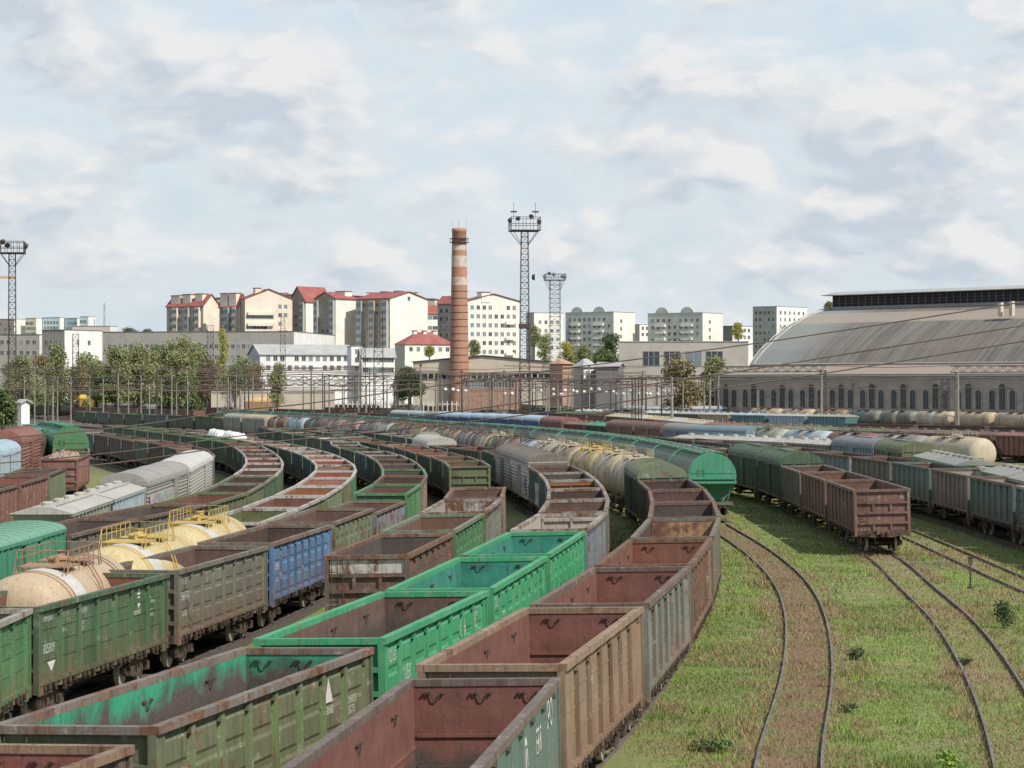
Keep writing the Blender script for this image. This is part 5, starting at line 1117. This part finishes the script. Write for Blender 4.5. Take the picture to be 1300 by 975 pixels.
for i in range(34):
    px = 385+15.5*i+rp.uniform(-7,7); d = rp.uniform(545,640); x, z = at_d(px, rp.uniform(470,488), d)
    t = tag(empty('signal_pole', (x,d,0)), 'thin dark steel pole with short crossarms in the far yard', 'pole', 'thin dark steel poles in the far yard')
    m = MB(); m.lathe([(0,.14),(z,.09)], 'z', 6); link('shaft', m.mesh('shaft', M['steel']), t)
    m = MB(); m.bar((-1.1,0,z-.8),(1.1,0,z-.8),.06); m.bar((-.8,0,z-2.0),(.8,0,z-2.0),.06); m.bar((0,0,z-2.6),(1.9,0,z-.8),.05); link('crossarm', m.mesh('crossarm', M['steel']), t)
for i in range(22):
    px = 570+15.5*i+rp.uniform(-4,4); d = 590+rp.uniform(-15,40); x, z = at_d(px, 499+rp.uniform(-3,4), d)
    t = tag(empty('platform_lamp', (x,d,0)), 'white globe lamp on a thin pole at the far platform', 'lamp', 'white globe lamps along the far platform')
    m = MB(); m.lathe([(0,.1),(z,.07)], 'z', 6); m.bar((-.9,0,z),(.9,0,z),.05); link('post', m.mesh('post', M['steel2']), t)
    for q in (-.9,.9):
        m = MB(); m.lathe([(-.42,.1),(-.3,.32),(0,.44),(.3,.32),(.42,.1)], 'z', 10); o = link('globe', m.mesh('globe', white), t); o.location = (q,0,z+.4)
# rigid gantries
def gantry(label, x0p, x1p, yt, yb_, d0, d1, legs=True, h=1.1):
    xa, za = at_d(x0p, yt, d0); xb, zb_ = at_d(x1p, yt, d1); z = (za+zb_)/2
    L = math.hypot(xb-xa, d1-d0); t = tag(empty('track_gantry', (xa,d0,0), math.atan2(d1-d0, xb-xa)), label, 'gantry')
    m = MB(); n = int(L/1.3)
    for yy in (-.35,.35):
        m.bar((0,yy,z),(L,yy,z),.1); m.bar((0,yy,z-h),(L,yy,z-h),.1)
        for i in range(n):
            a, b = L*i/n, L*(i+1)/n; m.bar((a,yy,z if i%2 else z-h),(b,yy,z-h if i%2 else z),.07)
    for i in range(n+1): m.bar((L*i/n,-.35,z),(L*i/n,.35,z),.03)
    link('beam', m.mesh('beam', M['steel']), t)
    if legs:
        for q in (.03,.97):
            m = MB(); m.lathe([(0,.28),(z-h-.02,.22)], 'z', 10, (L*q,0,0)); link('leg', m.mesh('leg', M['concrete']), t)
gantry('lattice gantry spanning tracks at the right edge before the shed', 1208, 1420, 464, 520, 430, 400)
gantry('lattice gantry along the left part of the shed eave', 908, 1047, 465, 520, 500, 480)
gantry('low lattice gantry before the concrete hall', 785, 905, 477, 520, 560, 540, h=.8)
gantry('long lattice gantry across the far tracks left of the chimney', 340, 560, 478, 520, 600, 590, h=.8)
gantry('long lattice gantry across the far tracks at the left', 60, 300, 480, 520, 620, 610, h=.7)
gantry('lattice gantry over the tracks between the chimney and the tall mast', 585, 700, 480, 520, 560, 552, h=.8)
gantry('lattice gantry right of the tall mast below the brick tower', 690, 800, 484, 520, 545, 538, h=.8)
gantry('lattice gantry before the wall of the depot building', 300, 470, 486, 520, 570, 560, h=.7)
# wires
def cable(name, label, cat, pts, r, group=None, n=40):
    P = [Vector(p) for p in pts]; out = []
    for i in range(len(P)-1):
        p0, p1, p2, p3 = P[max(i-1,0)], P[i], P[i+1], P[min(i+2,len(P)-1)]
        for k in range(n):
            t = k/n; out.append(.5*((2*p1)+(p2-p0)*t+(2*p0-5*p1+4*p2-p3)*t*t+(3*p1-p0-3*p2+p3)*t**3))
    out.append(P[-1]); m = MB(); m.tube(out, r, 6); tag(link(name, m.mesh(name, M['wire'], True)), label, cat, group)
def wp(px, py, d): x, z = at_d(px, py, d); return (x, d, z)
cable('overhead_cable','thick overhead cable, topmost of three rising to the right across the yard','cable',[wp(-150,572,86),wp(0,557,85),wp(160,541.5,84),wp(300,521.5,83),wp(400,511,82),wp(640,478,80),wp(900,444,78),wp(1040,424,77),wp(1300,383,75),wp(1500,349,74)],.023)
cable('overhead_cable','thick overhead cable, middle of three rising to the right across the yard','cable',[wp(-150,600,86),wp(0,588,85),wp(160,573,84),wp(300,554,83),wp(480,535,82),wp(640,514,80),wp(900,477,78),wp(1040,455,77),wp(1300,413,75),wp(1500,379,74)],.023)
cable('overhead_cable','thick overhead cable, lowest of three rising to the right across the yard','cable',[wp(-150,614,86),wp(0,602,85),wp(160,586,84),wp(300,566,83),wp(480,548,82),wp(640,530,80),wp(900,495,78),wp(1040,475,77),wp(1300,433,75),wp(1500,400,74)],.023)
rw = random.Random(4)
for i in range(30):
    d = 430+i*9; y0 = 462+rw.random()*34; y1 = y0+rw.uniform(-3,3); xa, xb = (-120,460) if i % 3 == 0 else (250,820) if i % 3 == 1 else (640,1420)
    P = []
    for k in range(9):
        u = k/8; P.append(wp(xa+(xb-xa)*u, y0+(y1-y0)*u+6*abs(math.sin(u*math.pi*4))*.4, d))
    cable('contact_wire','thin dark contact wire strung level between the far poles','wire',P,.075,'contact wires strung between the far poles',n=6)

# ------------------------------------------------------------------ the shed
A0 = (46,565); ax = (.66,-.75); L = 150
ang = math.atan2(ax[1], ax[0]); t = tag(empty('train_shed', (A0[0],A0[1],0), ang), 'long stone shed with arched corrugated roof and dark clerestory', 'engine shed')
# local: x along the wall (away left -> near right), y into the shed
stone = mat_var('weathered_stone', (.34,.31,.27), (.45,.41,.36), .35, stretch=(1,1,1.5), bump=.2)
m = MB(); m.box(0,L,0,1,-1,11.2); m.box(0,L,-.25,1.2,10.5,11.4); m.box(0,L,-.12,-.002,3.2,3.5)
m.box(0,1,1,84,-1,11.2); link('wall', m.mesh('wall', stone), t)
prof = [(-.6,11.45),(12,13.5),(12.3,14.0),(16,17.2),(20.7,20.3),(25.5,22.9),(30.3,25.0),(36,26.6),(41.5,27.4)]
prof2 = [(83-u,z) for u,z in prof[::-1]][1:]
def corrugated():
    m = NT('corrugated_roof'); v, xyz, oi = m.coords()
    tc = m.n('ShaderNodeTexCoord'); sx = m.n('ShaderNodeSeparateXYZ'); m.l(tc.outputs['Object'], sx.inputs[0])
    st = m.noise(m.mapping(tc.outputs['Object'], (1.1,.03,.03)), 1.2, 6, .8); pat = m.noise(tc.outputs['Object'], .06, 4, .55)
    c = m.mix(m.remap(st, .38, .62), (.1,.09,.08), (.25,.235,.215)); c = m.mix(m.remap(pat, .42, .62, 0., .75), c, (.2,.165,.14))
    left = m.remap(m.math('ADD', sx.outputs[0], m.math('MULTIPLY', st, 10)), 26, 14); c = m.mix(m.math('MULTIPLY', left, .7), c, (.29,.32,.31))
    pale = m.math('MULTIPLY', m.remap(sx.outputs[2], 23.3, 23.6), m.remap(sx.outputs[2], 26.0, 25.7)); c = m.mix(m.math('MULTIPLY', pale, .75), c, (.38,.32,.27))
    low = m.remap(sx.outputs[2], 13.9, 13.6); c = m.mix(low, c, (.31,.26,.225))
    w = m.n('ShaderNodeTexWave', bands_direction='X'); w.inputs['Scale'].default_value = .8; m.l(tc.outputs['Object'], w.inputs['Vector']); m.bump(w.outputs['Fac'], .4, .1)
    return m.out(c, .7)
m = MB(); k = len(prof+prof2); pp = prof+prof2
vs = [(-.4,*p) for p in pp]+[(L,*p) for p in pp]; m.add(vs, [(i,i+1,k+i+1,k+i) for i in range(k-1)])
rf = link('roof', m.mesh('roof', corrugated()), t)
m = MB(); m.add([(.3,*p) for p in pp]+[(.3,84,11),(.3,0,11)], [tuple(range(k+2))]); link('gable_end', m.mesh('gable_end', M['glass2']), t)
m = MB()
for i in range(2,len(prof)-1):
    for dx, dz in ((-.5,.25),(.9,.12)): m.bar((dx,prof[i][0],prof[i][1]+dz),(dx,prof[i+1][0],prof[i+1][1]+dz),.16)
    m.bar((-.5,prof[i][0],prof[i][1]+.25),(.9,prof[i+1][0],prof[i+1][1]+.15),.1)
link('roof_edge', m.mesh('roof_edge', flatmat('pale_roof_edge',(.52,.52,.5))), t)
m = MB(); m.box(-.4,L,-.75,-.6,11.0,11.3); m.bar((0,12.1,13.9),(L,12.1,13.9),.12); m.bar((4,31,25.6),(L,31,25.6),.06); link('gutter', m.mesh('gutter', flatmat('pale_roof_edge',(.52,.52,.5))), t)
m = MB(); m.box(2,L,38,45,26.4,27.6); cl = link('clerestory', m.mesh('clerestory', flatmat('clerestory_grey',(.3,.3,.3))), t)
m = MB(); m.box(2.2,L,38.2,44.8,27.602,30.2)
link('louvres', m.mesh('louvres', flatmat('louvre_black',(.03,.03,.035))), cl)
m = MB()
for i in range(int(L/2)): m.box(2.2+2*i,2.4+2*i,38.05,38.19,27.602,30.2)
for z in (28.3,29.0,29.7): m.box(2,L,38.1,38.18,z,z+.08)
link('mullions', m.mesh('mullions', flatmat('mullion_grey',(.14,.14,.15))), cl)
m = MB(); m.prism([(36.6,30.25),(46.4,30.25),(46.4,30.4),(41.5,31.3),(36.6,30.4)], 'x', 0, L); link('clerestory_roof', m.mesh('clerestory_roof', ROOF_GREY), cl)
def arched_window(w, h):
    m = MB(); top = [(w/2*math.cos(math.pi*i/8), h-w/2+w/2*math.sin(math.pi*i/8)) for i in range(9)]
    m.prism([(-w/2,0),(w/2,0)]+top[1:-1] if False else [(-w/2,0),(w/2,0)]+top, 'y', -.03, .05, 1)
    o = w/2+.25; ot = [(o*math.cos(math.pi*i/8), h-w/2+o*math.sin(math.pi*i/8)) for i in range(9)]
    for i in range(8): m.prism([top[i],ot[i],ot[i+1],top[i+1]], 'y', -.16, -.031, 0)
    for sx in (-1,1): a, b = sorted((sx*w/2, sx*(w/2+.2))); m.box(a,b,-.12,-.031,0,h-w/2)
    m.box(-w/2-.3,w/2+.3,-.25,-.031,-.3,-.001); m.box(-.05,.05,-.08,-.032,0,h-.1,2)
    for z in (h*.3,h*.6): m.box(-w/2,w/2,-.08,-.0325,z-.04,z+.04,2)
    return m.mesh('window', [stone, M['shed_glass'], M['steel2']])
M['shed_glass'] = mat_var('dusty_shed_glass',(.05,.055,.05),(.12,.125,.11),1.5,rough=.4)
wa, wb = arched_window(1.6,5.3), arched_window(1.45,4.0)
for i in range(15):
    u = 3.8+8.6*i
    for q, me in ((-2.55,wb),(0,wa),(2.55,wb)):
        if u+q < 1.2: continue
        o = link('window', me, t); o.location = (u+q, -.01, 4.1)
m = MB(); m.box(60,60.8,26,27,24,27); m.box(63,63.8,26,27,24,27.2); link('roof_vents', m.mesh('roof_vents', beige), rf)

# ------------------------------------------------------------------ trees
def tree(px, yt, yb, wpx, d, leaf, label, name='tree', n=1500, trunk=True, zb=None, shape=1.0):
    s = d/F; x, zt = at_d(px, yt, d); zb_ = at_d(px, yb, d)[1] if zb is None else zb; zb_ = max(zb_, zg(x,d)); r = random.Random(int(px*7+d)); w = wpx*s/2; h = zt-zb_
    t = tag(empty(name, (x,d,zb_)), label, 'tree')
    m = MB(); m.tube([(0,0,-1 if zb_ < 3 else -zb_),(.1,0,h*.3),(r.uniform(-.3,.3),0,h*.6),(r.uniform(-.5,.5),0,h*.92)], [w*.09+.12,w*.07+.1,w*.04+.06,.03], 7)
    for k in range(7):
        a = r.uniform(0,6.28); z = h*r.uniform(.25,.7); m.tube([(0,0,z),(math.cos(a)*w*.4,math.sin(a)*w*.4,z+h*.14),(math.cos(a)*w*.75,math.sin(a)*w*.75,z+h*.22)], [w*.04+.05,w*.025+.04,.02], 5)
    link('trunk', m.mesh('trunk', M['bark']), t)
    m = MB(); nb = 22
    for k in range(nb):
        u = (k+.5)/nb; z = h*(.05+.9*u); ww = w*shape*(math.sin(math.pi*min(.98,(.22+.74*u)))**.6)
        a = r.uniform(0,6.28); rr_ = ww*r.uniform(.2,.75); br = (w*r.uniform(.32,.55)+.3, w*r.uniform(.32,.55)+.3, h*r.uniform(.08,.15)+.3)
        leaves(m, (math.cos(a)*rr_, math.sin(a)*rr_, z), br, n//nb, max(.2, .03*w+.14), r, .1)
    link('crown', m.mesh('crown', M[leaf]), t)
TR = [(150,440,508,46,690,'leaf_olive','pale olive tree nearest the yard before the grey office'),(176,438,508,46,695,'leaf_olive','wide pale tree between the grey office and the tall group'),(308,456,505,34,695,'leaf_olive','pale tree at the left end of the concrete wall'),(326,462,505,26,700,'leaf_brown','brownish tree just left of the depot building'),(18,458,508,40,760,'leaf_olive','olive tree at the far left behind the mast foot'),(52,450,508,40,765,'leaf_brown','russet tree between the two left white offices'),(110,450,508,44,770,'leaf_olive','pale olive tree in front of the white office end'),(134,468,508,40,690,'leaf_green','low green tree at the foot of the grey office'),(158,450,508,42,775,'leaf_green','rounded green tree before the grey office windows'),(202,440,508,44,770,'leaf_green','green tree behind the tall olive one'),(226,446,508,46,700,'leaf_olive','wide olive tree nearest the yard in the left group'),(248,436,508,44,775,'leaf_olive','pale olive tree beside the bare lattice mast'),(266,456,508,36,705,'leaf_brown','brown bush under the yellow poplar'),(30,452,507,34,720,'leaf_olive','olive tree right behind the left lattice mast'),(72,436,507,36,700,'leaf_olive','dark spreading tree in front of the white office at the left'),(98,462,507,30,705,'leaf_brown','bare brownish tree beside the small left mast'),(122,458,507,34,715,'leaf_olive','green tree before the long grey office, left one'),
 (146,456,507,36,710,'leaf_brown','brownish thinning tree below the long office windows'),(170,466,507,30,700,'leaf_olive','short olive tree left of the big grey-green group'),(190,446,507,36,712,'leaf_olive','tall olive tree under the apricot block'),(214,434,507,40,720,'leaf_olive','broadest grey-olive tree before the apricot block'),(237,428,507,38,715,'leaf_olive','tallest grey-olive tree in the left group'),(256,444,507,34,722,'leaf_olive','green tree left of the bare lattice mast'),
 (283,418,478,15,730,'leaf_yellow','slender yellow poplar before the long grey office'),(299,464,500,26,690,'leaf_green','dark bush at the end of the concrete wall'),(352,461,514,25,560,'leaf_olive','pillar of olive ivy standing before the depot'),(520,467,505,46,640,'leaf_dark','dark ragged tree between the depot wing and the chimney'),
 (691,425,460,24,900,'leaf_olive','olive tree between the two lattice masts'),(720,434,468,26,880,'leaf_yellow','yellowish tree right of the grey mast'),(742,438,470,30,870,'leaf_olive','olive tree under the arched flats'),(776,424,472,38,850,'leaf_dark','dark round tree under the arched flats'),(764,444,474,34,820,'leaf_green','light green bush left of the concrete hall'),
 (864,456,526,62,560,'leaf_brown','russet tree in front of the concrete hall'),(906,454,526,46,575,'leaf_olive','yellow-green tree between the russet one and the shed'),(1052,384,400,14,800,'leaf_olive','tree top peeping over the shed roof end'),(165,416,440,30,1500,'leaf_dark','distant dark tree on the left skyline'),(188,418,440,26,1520,'leaf_dark','distant dark tree beside the apricot block'),(678,414,440,18,950,'leaf_olive','small tree by the cream block between masts'),
 (937,410,430,16,1000,'leaf_yellow','small yellow tree beside the low white block'),(3,498,540,34,330,'leaf_green','green tree cut off at the left edge'),(1000,415,440,26,900,'leaf_olive','tree between the tower flats and the shed roof'),(600,432,452,18,900,'leaf_olive','small bush at the foot of the large cream block'),(545,440,452,12,890,'leaf_yellow','small yellowish shrub before the red-roofed house')]
for a in TR: tree(*a, n=5200 if a[3] > 30 else 3000)
m = MB(); r = random.Random(9)
for i in range(90):
    x, _ = at_d(20+3.1*i, 500, 735); leaves(m, (x, 735+r.uniform(-6,6), r.uniform(.5,6.5)), (4,3,3), 60, .45, r, .2)
m2 = MB()
for i in range(150):
    x, _ = at_d(18+2.05*i, 500, 745); hh = r.uniform(2,13.5); leaves(m2, (x, 748+r.uniform(-8,8), hh), (2.6,2.5,2.4), 110, .3, r, .1)
tag(link('scrub', m2.mesh('scrub', M['leaf_olive'])), 'thin olive scrub filling the gaps between the trees along the yard edge', 'scrub', kind='stuff')
tag(link('undergrowth', m.mesh('undergrowth', M['leaf_green'])), 'tangled undergrowth along the left far edge of the yard', 'undergrowth', kind='stuff')
m = MB(); 
for (px, yy, d, c) in ((120,506,735,'yellow'),(334,510,690,'orange tan')):
    x, z = at_d(px, yy, d); t = tag(empty('covered_wagon', (x,d,.1), R(165)), 'bright %s covered wagon in the far yard, %s' % (c, 'left of the grey vans' if c == 'yellow' else 'below the depot building'), 'wagon')
    q = MB(); q.box(-4.5,4.5,-1.5,1.5,1.2,z-.2); link('body', q.mesh('body', flatmat(c.replace(' ','_')+'_body',(.65,.42,.1) if c == 'yellow' else (.5,.3,.16))), t)
    q = MB(); q.prism(arch(1.55,z-.2,z+1.0,8), 'x', -4.7, 4.7); link('roof', q.mesh('roof', flatmat(c.replace(' ','_')+'_roof',(.75,.5,.1) if c == 'yellow' else (.62,.42,.2))), t)

# ------------------------------------------------------------------ sky, sun, camera
EL, AZ = R(46), math.atan2(.75, -.66)
wd = bpy.data.worlds.new('World'); SC.world = wd; wd.use_nodes = True; wd.cycles.sampling_method = 'MANUAL'; wd.cycles.sample_map_resolution = 256; nt = wd.node_tree; bg = nt.nodes['Background']; bg.inputs['Strength'].default_value = .108
class WN(NT):
    def __init__(s): s.t = nt
w = WN()
sky = w.n('ShaderNodeTexSky', sky_type='NISHITA'); sky.sun_disc = False; sky.sun_elevation = EL; sky.sun_rotation = AZ; sky.air_density = 1.2; sky.dust_density = 2.0
tc = w.n('ShaderNodeTexCoord'); v = tc.outputs['Generated']
def vadd(a, off): q = w.n('ShaderNodeVectorMath', operation='ADD'); w.l(a, q.inputs[0]); q.inputs[1].default_value = off; return q.outputs[0]
def cl(off):
    p = vadd(w.mapping(v, (1,1,2.0)), off)
    wv = w.n('ShaderNodeTexNoise'); wv.inputs['Scale'].default_value = 16; wv.inputs['Detail'].default_value = 5; w.l(p, wv.inputs['Vector'])
    sc = w.n('ShaderNodeVectorMath', operation='MULTIPLY_ADD'); w.l(wv.outputs['Color'], sc.inputs[0]); sc.inputs[1].default_value = (.05,.05,.05); w.l(p, sc.inputs[2])
    big = w.noise(sc.outputs[0], 5.2, 4, .5); mid = w.noise(sc.outputs[0], 19, 12, .62)
    vo = w.n('ShaderNodeTexVoronoi', feature='F1'); vo.inputs['Scale'].default_value = 17; vo.inputs['Detail'].default_value = 2; vo.inputs['Roughness'].default_value = .55; w.l(sc.outputs[0], vo.inputs['Vector'])
    puff = w.math('SUBTRACT', 1.0, vo.outputs['Distance'])
    return w.math('ADD', w.math('ADD', w.math('MULTIPLY', mid, .34), w.math('MULTIPLY', big, .46)), w.math('MULTIPLY', puff, .23))
COV0, COV1 = .365, .465
OFF = (2.1,.7,.1)
a = cl(OFF); b = cl((OFF[0]+.008, OFF[1], OFF[2]+.02))
sep = w.n('ShaderNodeSeparateXYZ'); w.l(v, sep.inputs[0])
cover = w.remap(a, COV0, COV1); lit = w.remap(w.math('ADD', w.math('SUBTRACT', a, b), w.math('MULTIPLY', w.math('SUBTRACT', COV1+.03, a), .25)), -.04, .085)
blue = w.mix(.86, sky.outputs[0], w.mix(w.remap(sep.outputs[2], 0., .16), (6.15,7.1,7.75), (6.2,7.3,8.1)))
cloud = w.mix(lit, (5.1,5.75,6.5), (7.9,7.9,7.85))
thin = w.mix(w.math('MULTIPLY', w.remap(a, COV0-.08, COV0+.03), .55), blue, (7.2,7.7,8.1))
col = w.mix(w.math('MULTIPLY', cover, .85), thin, cloud)
col = w.mix(w.remap(sep.outputs[2], .045, 0., 0., .4), col, (6.5,7.35,7.9))
col = w.mix(w.remap(sep.outputs[2], .19, .5), col, (3.6,4.2,5.0))
w.l(col, bg.inputs['Color'])
sun = bpy.data.lights.new('sun', 'SUN'); sun.energy = 4.7; sun.angle = R(.6); sun.color = (1,.94,.84)
so = bpy.data.objects.new('sun', sun); COLL.objects.link(so)
sd = Vector((math.sin(AZ)*math.cos(EL), math.cos(AZ)*math.cos(EL), math.sin(EL))); so.rotation_euler = sd.to_track_quat('Z','Y').to_euler(); so.location = (100,-50,100)
cam = bpy.data.cameras.new('camera'); co = bpy.data.objects.new('camera', cam); COLL.objects.link(co)
co.location = (0,0,CAM_H); co.rotation_euler = (R(90),0,0); cam.sensor_width = 36; cam.lens = 36*F/1300; cam.clip_start = .5; cam.clip_end = 20000
SC.camera = co
SC.view_settings.view_transform = 'Standard'; SC.view_settings.look = 'None'; SC.view_settings.exposure = 0
SC.cycles.max_bounces = 6; SC.cycles.diffuse_bounces = 3; SC.cycles.use_denoising = True
